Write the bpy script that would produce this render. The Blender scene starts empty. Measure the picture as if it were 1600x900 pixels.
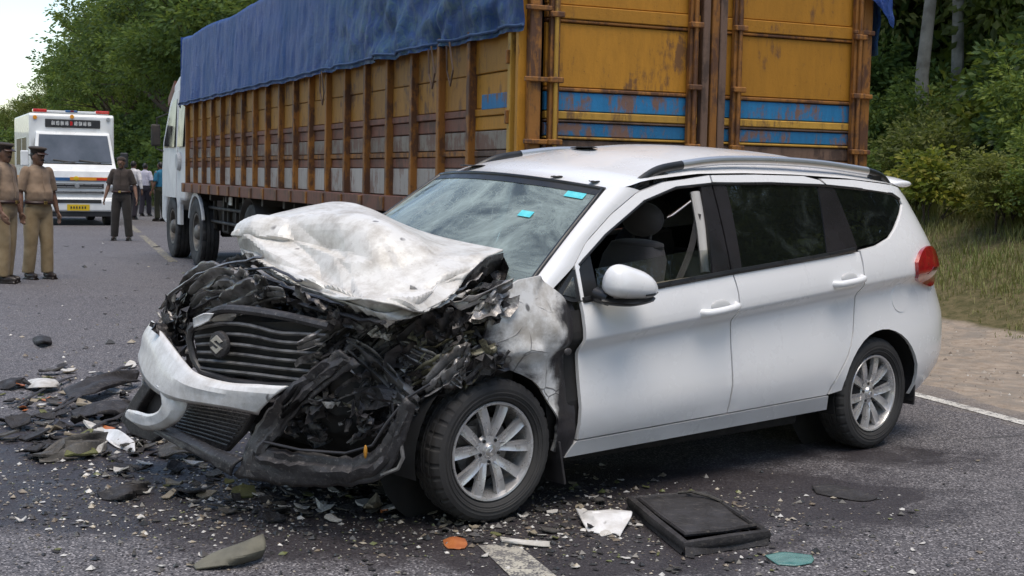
import bpy, bmesh, math, random
from math import sin, cos, pi, radians as R
from mathutils import Vector, Matrix, Euler, noise
from mathutils.geometry import delaunay_2d_cdt

# ------------------------------------------------------------------ camera, sky, sun, exposure
FPX, CAMH, PITCH, ROLL = 2095.06, 1.4591, 0.0818, 0.0202
scene = bpy.context.scene
COL = scene.collection
cd = bpy.data.cameras.new('camera'); cam = bpy.data.objects.new('camera', cd); COL.objects.link(cam)
cd.sensor_width = 36.0; cd.lens = FPX / 1600 * 36.0; cd.clip_start = 0.05; cd.clip_end = 2000
cam.matrix_world = Matrix.Translation((0, 0, CAMH)) @ Matrix.Rotation(pi / 2 - PITCH, 4, 'X') @ Matrix.Rotation(ROLL, 4, 'Z')
scene.camera = cam
SUN_EL, SUN_AZ = R(74), R(165)          # azimuth measured clockwise from +Y
world = bpy.data.worlds.new('World'); scene.world = world; world.use_nodes = True
nt = world.node_tree; nt.nodes.clear()
sky = nt.nodes.new('ShaderNodeTexSky'); sky.sky_type = 'NISHITA'; sky.sun_disc = False
sky.sun_elevation = SUN_EL; sky.sun_rotation = SUN_AZ; sky.air_density = 1.0; sky.dust_density = 0.7; sky.ozone_density = 1.0
bg = nt.nodes.new('ShaderNodeBackground'); bg.inputs['Strength'].default_value = 0.125
wo = nt.nodes.new('ShaderNodeOutputWorld')
nt.links.new(sky.outputs[0], bg.inputs[0]); nt.links.new(bg.outputs[0], wo.inputs[0])
sd = bpy.data.lights.new('sun', 'SUN'); sun = bpy.data.objects.new('sun', sd); COL.objects.link(sun)
sd.energy = 1.5; sd.angle = R(40); sd.color = (1.0, 0.96, 0.90)
sv = Vector((sin(SUN_AZ) * cos(SUN_EL), cos(SUN_AZ) * cos(SUN_EL), sin(SUN_EL)))
sun.rotation_euler = sv.to_track_quat('Z', 'Y').to_euler()
vs = scene.view_settings; vs.view_transform = 'Standard'; vs.look = 'None'; vs.gamma = 1.0
vs.exposure = 0.98; vs.use_curve_mapping = False
vs.use_white_balance = True; vs.white_balance_temperature = 7200; vs.white_balance_tint = 10
scene.cycles.max_bounces = 8; scene.cycles.transparent_max_bounces = 12
scene.cycles.caustics_reflective = False; scene.cycles.caustics_refractive = False
scene.cycles.sample_clamp_indirect = 6.0

# ------------------------------------------------------------------ photograph measurements
def ray(px, py):
    u = px - 800; v = py - 450; cr, sr = cos(ROLL), sin(ROLL)
    u, v = u * cr + v * sr, -u * sr + v * cr
    dx, dy, dz = u / FPX, 1.0, -v / FPX; c, s = cos(PITCH), sin(PITCH)
    return Vector((dx, dy * c + dz * s, -dy * s + dz * c))
O = Vector((0, 0, CAMH))
def gnd(px, py, z=0.0):
    d = ray(px, py); return O + d * ((z - CAMH) / d.z)
def atY(px, py, Y):
    d = ray(px, py); return O + d * (Y / d.y)

# ------------------------------------------------------------------ helpers
def lerp(a, b, t): return a + (b - a) * t
def clamp(x, a=0.0, b=1.0): return max(a, min(b, x))
def sstep(a, b, x):
    t = clamp((x - a) / (b - a)); return t * t * (3 - 2 * t)
def interp(tab, x):
    if x <= tab[0][0]: return tab[0][1]
    for (a, b), (c, d) in zip(tab, tab[1:]):
        if x <= c: return b + (d - b) * (x - a) / (c - a)
    return tab[-1][1]
def ns(x, y, z=0.0): return noise.noise(Vector((x, y, z)))
def fbm(x, y, z=0.0, o=4): return noise.fractal(Vector((x, y, z)), 1.0, 2.0, o)

class MB:
    def __init__(s): s.v = []; s.f = []; s.m = []
    def add(s, vs, fs, m=0):
        o = len(s.v); s.v += [tuple(p) for p in vs]
        for f in fs: s.f.append([i + o for i in f]); s.m.append(m)
        return s
    def box(s, c, d, m=0, rot=None):
        hx, hy, hz = d[0] / 2, d[1] / 2, d[2] / 2
        P = [Vector((x, y, z)) for x in (-hx, hx) for y in (-hy, hy) for z in (-hz, hz)]
        if rot is not None: P = [rot @ p for p in P]
        c = Vector(c)
        return s.add([p + c for p in P], [(0, 1, 3, 2), (4, 6, 7, 5), (0, 4, 5, 1), (2, 3, 7, 6), (0, 2, 6, 4), (1, 5, 7, 3)], m)
    def tube(s, path, r, n=8, m=0, caps=True, flat=1.0, up=None):
        path = [Vector(p) for p in path]; k = len(path); vs = []
        rr = r if isinstance(r, (list, tuple)) else [r] * k
        prev = None
        for i, p in enumerate(path):
            t = (path[min(i + 1, k - 1)] - path[max(i - 1, 0)])
            if t.length < 1e-9: t = Vector((0, 0, 1))
            t.normalize()
            if prev is None:
                a = Vector(up) if up is not None else (Vector((0, 0, 1)) if abs(t.z) < .9 else Vector((1, 0, 0)))
            else: a = prev
            b = t.cross(a)
            if b.length < 1e-6: b = t.cross(Vector((1, 0.3, 0)))
            b.normalize(); a = b.cross(t).normalized(); prev = a
            for j in range(n):
                an = 2 * pi * j / n
                vs.append(p + (b * cos(an) + a * sin(an) * flat) * rr[i])
        fs = [(i * n + j, i * n + (j + 1) % n, (i + 1) * n + (j + 1) % n, (i + 1) * n + j) for i in range(k - 1) for j in range(n)]
        if caps: fs += [tuple(range(n))[::-1], tuple((k - 1) * n + j for j in range(n))]
        return s.add(vs, fs, m)
    def grid(s, fn, nu, nv, m=0):
        vs = [fn(i / nu, j / nv) for i in range(nu + 1) for j in range(nv + 1)]
        fs = [(i * (nv + 1) + j, (i + 1) * (nv + 1) + j, (i + 1) * (nv + 1) + j + 1, i * (nv + 1) + j + 1) for i in range(nu) for j in range(nv)]
        return s.add(vs, fs, m)
    def lathe(s, prof, n=32, m=0, mat=None, close=False):
        """prof: (r, h) pairs; axis = local Y (left); mat: optional Matrix"""
        vs = []
        for r_, h in prof:
            for j in range(n):
                a = 2 * pi * j / n; p = Vector((r_ * cos(a), h, r_ * sin(a)))
                vs.append(mat @ p if mat is not None else p)
        k = len(prof); rng = range(k if close else k - 1)
        fs = [(i * n + j, i * n + (j + 1) % n, ((i + 1) % k) * n + (j + 1) % n, ((i + 1) % k) * n + j) for i in rng for j in range(n)]
        return s.add(vs, fs, m)
    def prism(s, poly, fn0, fn1, m=0):
        """poly of 2d points; fn0/fn1 map a 2d point to the two faces"""
        n = len(poly)
        vs = [fn0(*p) for p in poly] + [fn1(*p) for p in poly]
        fs = [tuple(range(n))[::-1], tuple(range(n, 2 * n))] + [(i, (i + 1) % n, (i + 1) % n + n, i + n) for i in range(n)]
        return s.add(vs, fs, m)
    def ell(s, c, r, nu=12, nv=8, m=0, rot=None):
        c = Vector(c); vs = []
        for i in range(nv + 1):
            th = pi * i / nv
            for j in range(nu):
                ph = 2 * pi * j / nu
                p = Vector((r[0] * sin(th) * cos(ph), r[1] * sin(th) * sin(ph), r[2] * cos(th)))
                vs.append(c + (rot @ p if rot is not None else p))
        fs = [(i * nu + j, (i + 1) * nu + j, (i + 1) * nu + (j + 1) % nu, i * nu + (j + 1) % nu) for i in range(nv) for j in range(nu)]
        return s.add(vs, fs, m)
    def mesh(s, name, mats, smooth=None):
        me = bpy.data.meshes.new(name); me.from_pydata(s.v, [], s.f)
        mats = mats if isinstance(mats, (list, tuple)) else [mats]
        for x in mats: me.materials.append(x)
        if len(mats) > 1: me.polygons.foreach_set('material_index', s.m)
        bm = bmesh.new(); bm.from_mesh(me)
        bmesh.ops.remove_doubles(bm, verts=bm.verts, dist=1e-5)
        bmesh.ops.recalc_face_normals(bm, faces=bm.faces); bm.to_mesh(me); bm.free()
        if smooth is not None:
            me.shade_smooth(); me.set_sharp_from_angle(angle=R(smooth))
        me.update(); return me
    def build(s, name, mats, parent=None, smooth=None, bevel=0.0, loc=None, rot=None, segs=2):
        o = bpy.data.objects.new(name, s.mesh(name, mats, smooth)); COL.objects.link(o)
        if parent is not None: o.parent = parent
        if loc is not None: o.location = loc
        if rot is not None: o.rotation_euler = rot
        if bevel:
            b = o.modifiers.new('bevel', 'BEVEL'); b.width = bevel; b.segments = segs; b.limit_method = 'ANGLE'; b.angle_limit = R(40)
        return o
def tag(o, label=None, cat=None, group=None, kind=None):
    if label: o['label'] = label
    if cat: o['category'] = cat
    if group: o['group'] = group
    if kind: o['kind'] = kind
    return o
def empty(name, loc=(0, 0, 0), rz=0.0):
    o = bpy.data.objects.new(name, None); COL.objects.link(o)
    o.location = loc; o.rotation_euler = (0, 0, rz); o.empty_display_size = .2; return o
def copy_tree(o, parent=None):
    c = o.copy(); COL.objects.link(c)
    if parent is not None: c.parent = parent
    for ch in list(o.children): copy_tree(ch, c)
    return c
def inst(name, mesh, parent=None, loc=(0, 0, 0), rot=(0, 0, 0), scale=(1, 1, 1)):
    o = bpy.data.objects.new(name, mesh); COL.objects.link(o)
    if parent is not None: o.parent = parent
    o.location = loc; o.rotation_euler = rot; o.scale = scale; return o

# ------------------------------------------------------------------ materials
class NT:
    def __init__(s, name):
        s.mat = bpy.data.materials.new(name); s.mat.use_nodes = True
        s.t = s.mat.node_tree; s.t.nodes.clear()
        s.out = s.n('ShaderNodeOutputMaterial')
    def n(s, typ, **kw):
        x = s.t.nodes.new(typ)
        for k, v in kw.items(): setattr(x, k, v)
        return x
    def l(s, a, b): s.t.links.new(a, b)
    def tc(s, kind='Object', scale=None, rot=None):
        c = s.n('ShaderNodeTexCoord'); o = c.outputs[kind]
        if scale is not None:
            mp = s.n('ShaderNodeMapping'); mp.inputs['Scale'].default_value = scale if isinstance(scale, (tuple, list)) else (scale,) * 3
            if rot: mp.inputs['Rotation'].default_value = rot
            s.l(o, mp.inputs[0]); o = mp.outputs[0]
        return o
    def noise(s, co, scale, detail=4, rough=.55, dist=0.0):
        x = s.n('ShaderNodeTexNoise'); x.inputs['Scale'].default_value = scale; x.inputs['Detail'].default_value = detail
        x.inputs['Roughness'].default_value = rough; x.inputs['Distortion'].default_value = dist; s.l(co, x.inputs[0]); return x.outputs[0]
    def voro(s, co, scale, feature='F1', out='Distance'):
        x = s.n('ShaderNodeTexVoronoi', feature=feature); x.inputs['Scale'].default_value = scale; s.l(co, x.inputs[0]); return x.outputs[out]
    def ramp(s, fac, stops, interp='LINEAR'):
        x = s.n('ShaderNodeValToRGB'); x.color_ramp.interpolation = interp; cr = x.color_ramp
        while len(cr.elements) < len(stops): cr.elements.new(0.5)
        for e, (p, c) in zip(cr.elements, stops):
            e.position = p; e.color = (c, c, c, 1) if isinstance(c, (int, float)) else (*c, 1)
        s.l(fac, x.inputs[0]); return x.outputs[0]
    def mix(s, fac, a, b, mode='MIX'):
        x = s.n('ShaderNodeMix', data_type='RGBA', blend_type=mode); x.clamp_factor = True
        for v, k in ((fac, 0), (a, 6), (b, 7)):
            if isinstance(v, (int, float)): x.inputs[k].default_value = v if k == 0 else (v, v, v, 1)
            elif isinstance(v, (tuple, list)): x.inputs[k].default_value = (*v, 1)
            else: s.l(v, x.inputs[k])
        return x.outputs[2]
    def math(s, op, a, b=None, c=None):
        x = s.n('ShaderNodeMath', operation=op)
        for i, v in enumerate((a, b, c)):
            if v is None: continue
            if isinstance(v, (int, float)): x.inputs[i].default_value = v
            else: s.l(v, x.inputs[i])
        return x.outputs[0]
    def sep(s, v):
        x = s.n('ShaderNodeSeparateXYZ'); s.l(v, x.inputs[0]); return x.outputs
    def bump(s, h, strength=.3, dist=.01, nrm=None):
        x = s.n('ShaderNodeBump'); x.inputs['Strength'].default_value = strength; x.inputs['Distance'].default_value = dist
        s.l(h, x.inputs['Height'])
        if nrm is not None: s.l(nrm, x.inputs['Normal'])
        return x.outputs[0]
    def bsdf(s, col, rough=.5, metal=0.0, spec=.5, nrm=None, coat=0.0, trans=0.0, emis=None, es=1.0, alpha=None, coat_rough=.03, sheen=0.0):
        b = s.n('ShaderNodeBsdfPrincipled')
        for k, v in (('Base Color', col), ('Roughness', rough), ('Metallic', metal), ('Specular IOR Level', spec), ('Coat Weight', coat), ('Transmission Weight', trans), ('Alpha', alpha), ('Coat Roughness', coat_rough), ('Sheen Weight', sheen)):
            if v is None: continue
            if isinstance(v, (int, float)): b.inputs[k].default_value = v
            elif isinstance(v, (tuple, list)): b.inputs[k].default_value = (*v, 1)
            else: s.l(v, b.inputs[k])
        if nrm is not None: s.l(nrm, b.inputs['Normal'])
        if emis is not None:
            b.inputs['Emission Color'].default_value = (*emis, 1); b.inputs['Emission Strength'].default_value = es
        return b.outputs[0]
    def done(s, sh): s.l(sh, s.out.inputs[0]); return s.mat

def pm(name, c1, c2=None, scale=8, rough=.6, metal=0.0, bump=.0, bscale=40, spec=.4, coat=0.0, coord='Object', contrast=(.35, .65), dist=.004, sheen=0.0, rvar=.12):
    """plain procedural material: two tones by noise, rough variation, fine relief"""
    t = NT(name); co = t.tc(coord)
    c2 = c2 or tuple(x * .7 for x in c1)
    n1 = t.noise(co, scale, 5)
    col = t.mix(t.ramp(n1, [(contrast[0], 0.0), (contrast[1], 1.0)]), c1, c2)
    rr = t.ramp(t.noise(co, scale * 2.3, 3), [(.3, max(.02, rough - rvar)), (.7, min(1, rough + rvar))])
    nr = t.bump(t.noise(co, bscale, 4), bump, dist) if bump else None
    return t.done(t.bsdf(col, rr, metal, spec, nr, coat, sheen=sheen))

# ================================================================== THE SETTING
# road frame: the road's centre line, u along it, lat to the right of it
RA = R(18.5)
def centre(u):
    """point and heading of the centre line at distance u (straight, then bending left)"""
    if u <= 34: return Vector((0.02 - sin(RA) * u, 5.0 + cos(RA) * u, 0)), RA
    k = 1 / 55.0; a0 = RA; s = u - 34
    p = Vector((0.02 - sin(RA) * 34, 5.0 + cos(RA) * 34, 0)); n = 12; ds = s / n
    for i in range(n):
        a = min(a0 + (i + .5) * ds * k, a0 + 1.45); p = p + Vector((-sin(a), cos(a), 0)) * ds
    return p, min(a0 + s * k, a0 + 1.45)
def RP(u, lat, z=0.0):
    p, a = centre(u); return Vector((p.x + cos(a) * lat, p.y + sin(a) * lat, z))
def to_road(x, y):          # straight stretch only
    dx, dy = x - .02, y - 5.0
    return -sin(RA) * dx + cos(RA) * dy, cos(RA) * dx + sin(RA) * dy
def bank(lat, u):
    """height of the ground beside the road"""
    if lat > 0:
        h = 1.0 * sstep(7.2, 10.4, lat + .35 * ns(u * .4, 3.1)) + 2.2 * sstep(12, 26, lat) + 2 * sstep(26, 60, lat)
        return h - .045 * sstep(4.0, 4.6, lat) * (1 - sstep(6.8, 7.6, lat)) * (.6 + .8 * ns(u * .9, lat * 1.4)) - .014
    return .6 * sstep(-7, -14, lat) - .014

def ground_mat():
    t = NT('roadside_earth'); co = t.tc('Object'); sp = t.sep(co)
    n = t.noise(co, .9, 6, .6); n2 = t.noise(co, 9, 6, .65); n3 = t.noise(co, 55, 4)
    dirt = t.mix(t.ramp(n2, [(.35, 0), (.7, 1)]), (.25, .195, .15), (.40, .33, .27))
    dirt = t.mix(t.ramp(n3, [(.55, 0), (.75, 1)]), dirt, (.42, .37, .32))
    dirt = t.mix(t.ramp(t.noise(co, 2.2, 4, .7, .8), [(.45, 0), (.62, .8)]), dirt, (.22, .195, .17))
    soil = t.mix(t.ramp(n2, [(.4, 0), (.6, 1)]), (.075, .07, .03), (.14, .115, .06))
    at = t.n('ShaderNodeAttribute', attribute_name='verge')
    col = t.mix(t.ramp(t.math('ADD', at.outputs['Fac'], t.math('MULTIPLY', t.math('SUBTRACT', n, .5), .5)), [(.42, 0), (.6, 1)]), dirt, soil)
    nr = t.bump(n2, .7, .05); nr = t.bump(n3, .5, .01, nr)
    return t.done(t.bsdf(col, .92, 0, .2, nr))
GM = ground_mat()
def build_ground():
    us = [-160, -90, -50, -30, -20, -14] + [-10 + i * .8 for i in range(52)] + [34, 38, 43, 48, 55, 62, 70, 80, 95, 115, 140]
    ls = [-300, -120, -60, -35, -25, -18, -14, -11, -9, -7, -5.8, -4.6, -2, 0, 2, 3.9, 4.15] + [4.4 + i * .3 for i in range(32)] + [14.5, 15.5, 17, 19, 22, 26, 32, 40, 60, 120, 300]
    vs = []; w = []
    for u in us:
        for l in ls:
            vs.append(RP(u, l, bank(l, u) + (.05 * fbm(u * .8, l * .8) * sstep(8, 10, abs(l))))); w.append(sstep(7.0, 8.0, l) if l > 0 else sstep(-5.2, -6.2, l))
    nl = len(ls)
    fs = [(i * nl + j, (i + 1) * nl + j, (i + 1) * nl + j + 1, i * nl + j + 1) for i in range(len(us) - 1) for j in range(nl - 1)]
    me = bpy.data.meshes.new('ground'); me.from_pydata(vs, [], fs); me.materials.append(GM)
    a = me.attributes.new('verge', 'FLOAT', 'POINT'); a.data.foreach_set('value', w); me.shade_smooth()
    o = bpy.data.objects.new('ground', me); COL.objects.link(o); tag(o, 'brown earth verge and rising bank beside the road', kind='structure')
    # the far plain, reaching the horizon
    m = MB(); m.add([(-1500, -1500, -.5), (1500, -1500, -.5), (1500, 1500, -.5), (-1500, 1500, -.5)], [(0, 1, 2, 3)])
    tag(m.build('terrain', pm('far_field', (.06, .075, .03), (.10, .09, .05), .05, .95)), 'flat far countryside behind the trees', kind='structure')
build_ground()

def asphalt_mat():
    t = NT('asphalt'); co = t.tc('Object')
    agg = t.voro(co, 95); agg2 = t.voro(co, 130, out='Color'); big = t.noise(co, .55, 5, .6); mid = t.noise(co, 5, 5, .6); fine = t.noise(co, 140, 3)
    s2 = t.n('ShaderNodeSeparateColor'); t.l(agg2, s2.inputs[0])
    col = t.mix(t.ramp(big, [(.35, 0), (.68, 1)]), (.090, .083, .089), (.125, .117, .121))
    col = t.mix(t.ramp(mid, [(.4, 0), (.75, 1)]), col, (.088, .083, .088))
    col = t.mix(t.ramp(s2.outputs[0], [(.74, 0), (.88, 1)]), col, (.30, .28, .285))
    col = t.mix(t.ramp(s2.outputs[1], [(.70, 0), (.85, 1)]), col, (.030, .026, .030))
    # worn wheel tracks along the road and dust towards the edge
    at = t.n('ShaderNodeAttribute', attribute_name='lat'); lat = at.outputs['Fac']
    ed = t.math('ADD', lat, t.math('MULTIPLY', t.math('SUBTRACT', mid, .5), 1.0))
    col = t.mix(t.ramp(t.math('MULTIPLY', t.math('SUBTRACT', ed, 3.9), 1.2), [(.0, 0), (.85, 1)]), col, (.27, .225, .185))
    # spilled oil and coolant, a stain with its own outline
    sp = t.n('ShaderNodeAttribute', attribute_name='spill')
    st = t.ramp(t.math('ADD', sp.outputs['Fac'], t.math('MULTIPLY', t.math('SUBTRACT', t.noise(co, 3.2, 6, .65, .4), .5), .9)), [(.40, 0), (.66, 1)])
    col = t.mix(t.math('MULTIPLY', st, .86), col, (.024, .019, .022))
    cr = t.voro(t.tc('Object', (.35, .35, .35)), 1.0, 'DISTANCE_TO_EDGE')
    crk = t.math('MULTIPLY', t.ramp(cr, [(.0, 1), (.012, 0)]), t.ramp(t.noise(co, .7, 2), [(.5, 0), (.6, 1)]))
    col = t.mix(t.math('MULTIPLY', crk, .6), col, (.03, .03, .03))
    rough = t.mix(st, t.ramp(mid, [(.3, .82), (.7, .66)]), t.ramp(mid, [(.35, .68), (.7, .42)]))
    nr = t.bump(agg, .55, .006); nr = t.bump(fine, .25, .003, nr); nr = t.bump(mid, .12, .02, nr)
    return t.done(t.bsdf(col, rough, 0, .42, nr))
AM = asphalt_mat()
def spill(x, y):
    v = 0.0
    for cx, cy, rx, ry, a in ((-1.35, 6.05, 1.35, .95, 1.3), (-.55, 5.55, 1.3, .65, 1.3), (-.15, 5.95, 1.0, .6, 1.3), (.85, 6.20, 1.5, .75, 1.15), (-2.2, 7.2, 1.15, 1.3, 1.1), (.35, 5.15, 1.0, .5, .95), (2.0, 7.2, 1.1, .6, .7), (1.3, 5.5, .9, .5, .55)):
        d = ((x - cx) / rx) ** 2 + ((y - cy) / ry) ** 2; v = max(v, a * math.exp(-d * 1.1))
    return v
def build_road():
    us = [-40, -25, -15, -8, -5, -3] + [-2 + i * .2 for i in range(36)] + [5.4, 6, 7, 8, 10, 12, 15, 18, 22, 26, 30, 34, 38, 43, 48, 55, 62, 70, 80, 95, 115]
    ls = [-4.6, -4.2, -3.6, -3.2, -2.8] + [-2.6 + i * .2 for i in range(33)] + [4.1, 4.35]
    vs = []; sp = []; la = []
    for u in us:
        for k, l in enumerate(ls):
            e = .14 * ns(u * 1.3, 7.7 if l > 0 else 2.2) + .05 * ns(u * 6, 1.1) if k in (0, len(ls) - 1) else 0
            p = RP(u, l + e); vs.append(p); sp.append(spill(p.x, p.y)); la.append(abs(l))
    nl = len(ls)
    fs = [(i * nl + j, (i + 1) * nl + j, (i + 1) * nl + j + 1, i * nl + j + 1) for i in range(len(us) - 1) for j in range(nl - 1)]
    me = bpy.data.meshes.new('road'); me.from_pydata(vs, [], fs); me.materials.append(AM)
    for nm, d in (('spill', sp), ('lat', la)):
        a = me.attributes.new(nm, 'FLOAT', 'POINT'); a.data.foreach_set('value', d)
    o = bpy.data.objects.new('road', me); COL.objects.link(o); tag(o, 'grey worn asphalt road stained dark under the wrecked car', kind='structure')
build_road()
def line_mat(name, c, wear):
    t = NT(name); co = t.tc('Object'); n = t.noise(co, 14, 6, .7); f = t.voro(co, 95)
    m = t.ramp(t.math('ADD', n, t.math('MULTIPLY', f, .35)), [(wear, 0), (wear + .12, 1)])
    col = t.mix(m, c, (.12, .115, .115)); col = t.mix(t.ramp(t.noise(co, 3, 4), [(.4, 0), (.7, .5)]), col, (.25, .23, .21))
    return t.done(t.bsdf(col, .75, 0, .3, t.bump(f, .4, .004)))
WL = line_mat('worn_white_paint', (.62, .60, .56), .68); YL = line_mat('worn_yellow_paint', (.55, .46, .22), .52)
CL = line_mat('worn_centre_paint', (.46, .43, .36), .62)
def stripe(u0, u1, lat, w, mat, label, z=.004, name='lane_marking', curve=0):
    m = MB(); n = max(2, int((u1 - u0) / .5))
    m.grid(lambda a, b: RP(lerp(u0, u1, a), lat + (b - .5) * w + .012 * ns(u0 + a * (u1 - u0) * 3, b * 9), z), n, 1)
    return tag(m.build(name, mat), label, 'lane marking', 'painted lane markings on the asphalt', 'structure')
stripe(-12, 0.25, .02, .16, CL, 'pale worn centre stripe on the asphalt in front of the wrecked car', curve=1)
stripe(12.6, 14.2, .02, .13, YL, 'worn yellowish centre dash beside the blue-covered lorry')
stripe(17.5, 26.5, .05, .15, YL, 'worn centre dashes on the road leading to the white emergency van')
stripe(28, 34, .05, .15, YL, 'far faded centre dash beside the white emergency van')
stripe(-14, 34, 4.08 - .02, .11, WL, 'thin white edge line between asphalt and dirt shoulder')

# ================================================================== VEGETATION
def leaf_mat(name, c_dark, c_mid, c_light, trans=.48):
    t = NT(name); at = t.n('ShaderNodeAttribute', attribute_name='tint'); oi = t.n('ShaderNodeObjectInfo')
    f = t.math('ADD', at.outputs['Fac'], t.math('MULTIPLY', t.math('SUBTRACT', oi.outputs['Random'], .5), .42))
    col = t.ramp(f, [(.05, c_dark), (.5, c_mid), (.95, c_light)])
    b = t.bsdf(col, .55, 0, .3)
    tr = t.n('ShaderNodeBsdfTranslucent'); t.l(t.mix(.5, col, (.25, .30, .04)), tr.inputs[0])
    mx = t.n('ShaderNodeMixShader'); mx.inputs[0].default_value = trans; t.l(b, mx.inputs[1]); t.l(tr.outputs[0], mx.inputs[2])
    return t.done(mx.outputs[0])
LEAF = {
    'deep': leaf_mat('deep_green_leaves', (0.036, 0.070, 0.026), (0.084, 0.151, 0.046), (0.166, 0.243, 0.070)),
    'mid': leaf_mat('mid_green_leaves', (0.051, 0.096, 0.026), (0.125, 0.192, 0.049), (0.256, 0.320, 0.079)),
    'olive': leaf_mat('olive_leaves', (0.070, 0.090, 0.028), (0.160, 0.186, 0.056), (0.282, 0.288, 0.090)),
    'lime': leaf_mat('yellow_green_leaves', (.06, .095, .018), (.16, .20, .032), (.32, .29, .05)),
}
BARK = pm('bark', (.095, .075, .058), (.05, .04, .03), 6, .9, bump=.8, bscale=18, dist=.02)
PALEBARK = pm('pale_bark', (.26, .24, .20), (.14, .125, .10), 5, .85, bump=.5, bscale=20, dist=.01)

def leaf_mesh(name, leaves, mat, aspect=.5, fold=.25):
    """leaves: (pos, dir, size, tint): each a folded rhombus of two triangles"""
    vs = []; fs = []; ti = []
    for p, d, s, tn in leaves:
        d = d.normalized(); a = d.cross(Vector((random.uniform(-1, 1), random.uniform(-1, 1), random.uniform(-.6, 1))))
        if a.length < 1e-4: a = Vector((1, 0, 0))
        a.normalize(); n = a.cross(d); k = len(vs)
        vs += [p, p + d * s * .45 + a * s * aspect * .5 + n * s * fold * .3, p + d * s, p + d * s * .45 - a * s * aspect * .5 + n * s * fold * .3]
        fs += [(k, k + 1, k + 2), (k, k + 2, k + 3)]; ti += [tn] * 4
    me = bpy.data.meshes.new(name); me.from_pydata(vs, [], fs); me.materials.append(mat)
    at = me.attributes.new('tint', 'FLOAT', 'POINT'); at.data.foreach_set('value', ti); me.update(); return me
def rdir(zb=0.0):
    while True:
        v = Vector((random.uniform(-1, 1), random.uniform(-1, 1), random.uniform(-1, 1)))
        if .05 < v.length < 1: v.normalize(); v.z += zb; return v.normalized()
def make_crown(lobes, n_clump, per, leaf, clump_r, seed, mat, name='crown', aspect=.5, shell=.55):
    random.seed(seed); L = []
    tot = sum(l[1][0] * l[1][1] + l[1][1] * l[1][2] for l in lobes)
    for c, r in lobes:
        k = int(n_clump * (r[0] * r[1] + r[1] * r[2]) / tot)
        for _ in range(k):
            d = rdir(.25); q = random.uniform(shell, 1.04) if random.random() < .85 else random.uniform(.1, shell)
            cc = Vector((c[0] + d.x * r[0] * q, c[1] + d.y * r[1] * q, c[2] + d.z * r[2] * q))
            ct = clamp(random.gauss(.48, .26)); cr = clump_r * random.uniform(.5, 1.35)
            for _ in range(int(per * random.uniform(.6, 1.4))):
                o = rdir() * cr * random.random() ** .5; o.z *= .6
                dd = (o.normalized() + d * .5 + Vector((0, 0, -.35))) if o.length > 0 else d
                L.append((cc + o, dd, leaf * random.uniform(.6, 1.35), clamp(ct + random.gauss(0, .13))))
    return leaf_mesh(name, L, mat, aspect)
def make_tree(name, H, spread, lobes_n, seed, leaf, mat, bark, trunk_r, base=.35, n_clump=520, per=42, clump_r=.60, fork=2, lean=.1):
    """a prototype tree with trunk (and limbs) and crown, at the origin"""
    random.seed(seed); root = empty(name); m = MB()
    top = Vector((random.uniform(-lean, lean) * H, random.uniform(-lean, lean) * H, H * .72))
    tp = [Vector((0, 0, -.3))] + [top * (i / 8) + Vector((ns(i * .7, seed), ns(i * .7, seed + 9), 0)) * .03 * H for i in range(1, 9)]
    m.tube(tp, [trunk_r * (1.25 if i == 0 else 1) * (1 - .085 * i) for i in range(9)], 9)
    lobes = [((top.x, top.y, H * .80), (spread * .62, spread * .62, H * .20))]
    for i in range(lobes_n):
        a = 2 * pi * i / lobes_n + random.uniform(-.4, .4); zz = H * random.uniform(base + .06, .80); rr = spread * random.uniform(.42, .72)
        c = (cos(a) * rr, sin(a) * rr, zz); lr = spread * random.uniform(.34, .52)
        lobes.append((c, (lr, lr, lr * random.uniform(.55, .8))))
        st = tp[min(8, max(fork, int(zz / H * 8 * .75)))]
        pts = [st.lerp(Vector(c), t) + Vector((0, 0, -.12 * H * t * (1 - t))) for t in (0, .3, .6, .9)]
        m.tube(pts, [trunk_r * .45, trunk_r * .34, trunk_r * .22, trunk_r * .1], 6)
        for _ in range(3):
            e = Vector(c) + rdir() * lr * .8; m.tube([pts[2], pts[2].lerp(e, .5) + Vector((0, 0, .1)), e], [trunk_r * .16, trunk_r * .1, .02], 5)
    m.build('trunk', bark, root, smooth=40)
    inst('crown', make_crown(lobes, n_clump, per, leaf, clump_r, seed + 1, mat), root)
    return root
PROTO_Z = -400
def stand(proto, loc, rz, s, label, cat, group, first, sz=None):
    o = proto if first else copy_tree(proto)
    o.location = loc; o.rotation_euler = (0, 0, rz); o.scale = (s, s, sz or s)
    tag(o, label, cat, group); return o

tree_kinds = [
    (make_tree('roadside_tree', 12, 5.0, 9, 11, .21, LEAF['deep'], BARK, .26), 'dense dark green roadside tree'),
    (make_tree('roadside_tree', 12, 4.6, 8, 23, .20, LEAF['mid'], BARK, .22), 'fresh mid green feathery roadside tree'),
    (make_tree('roadside_tree', 12, 4.8, 8, 37, .20, LEAF['olive'], BARK, .24), 'dull olive ragged roadside tree')]
random.seed(5)
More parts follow.
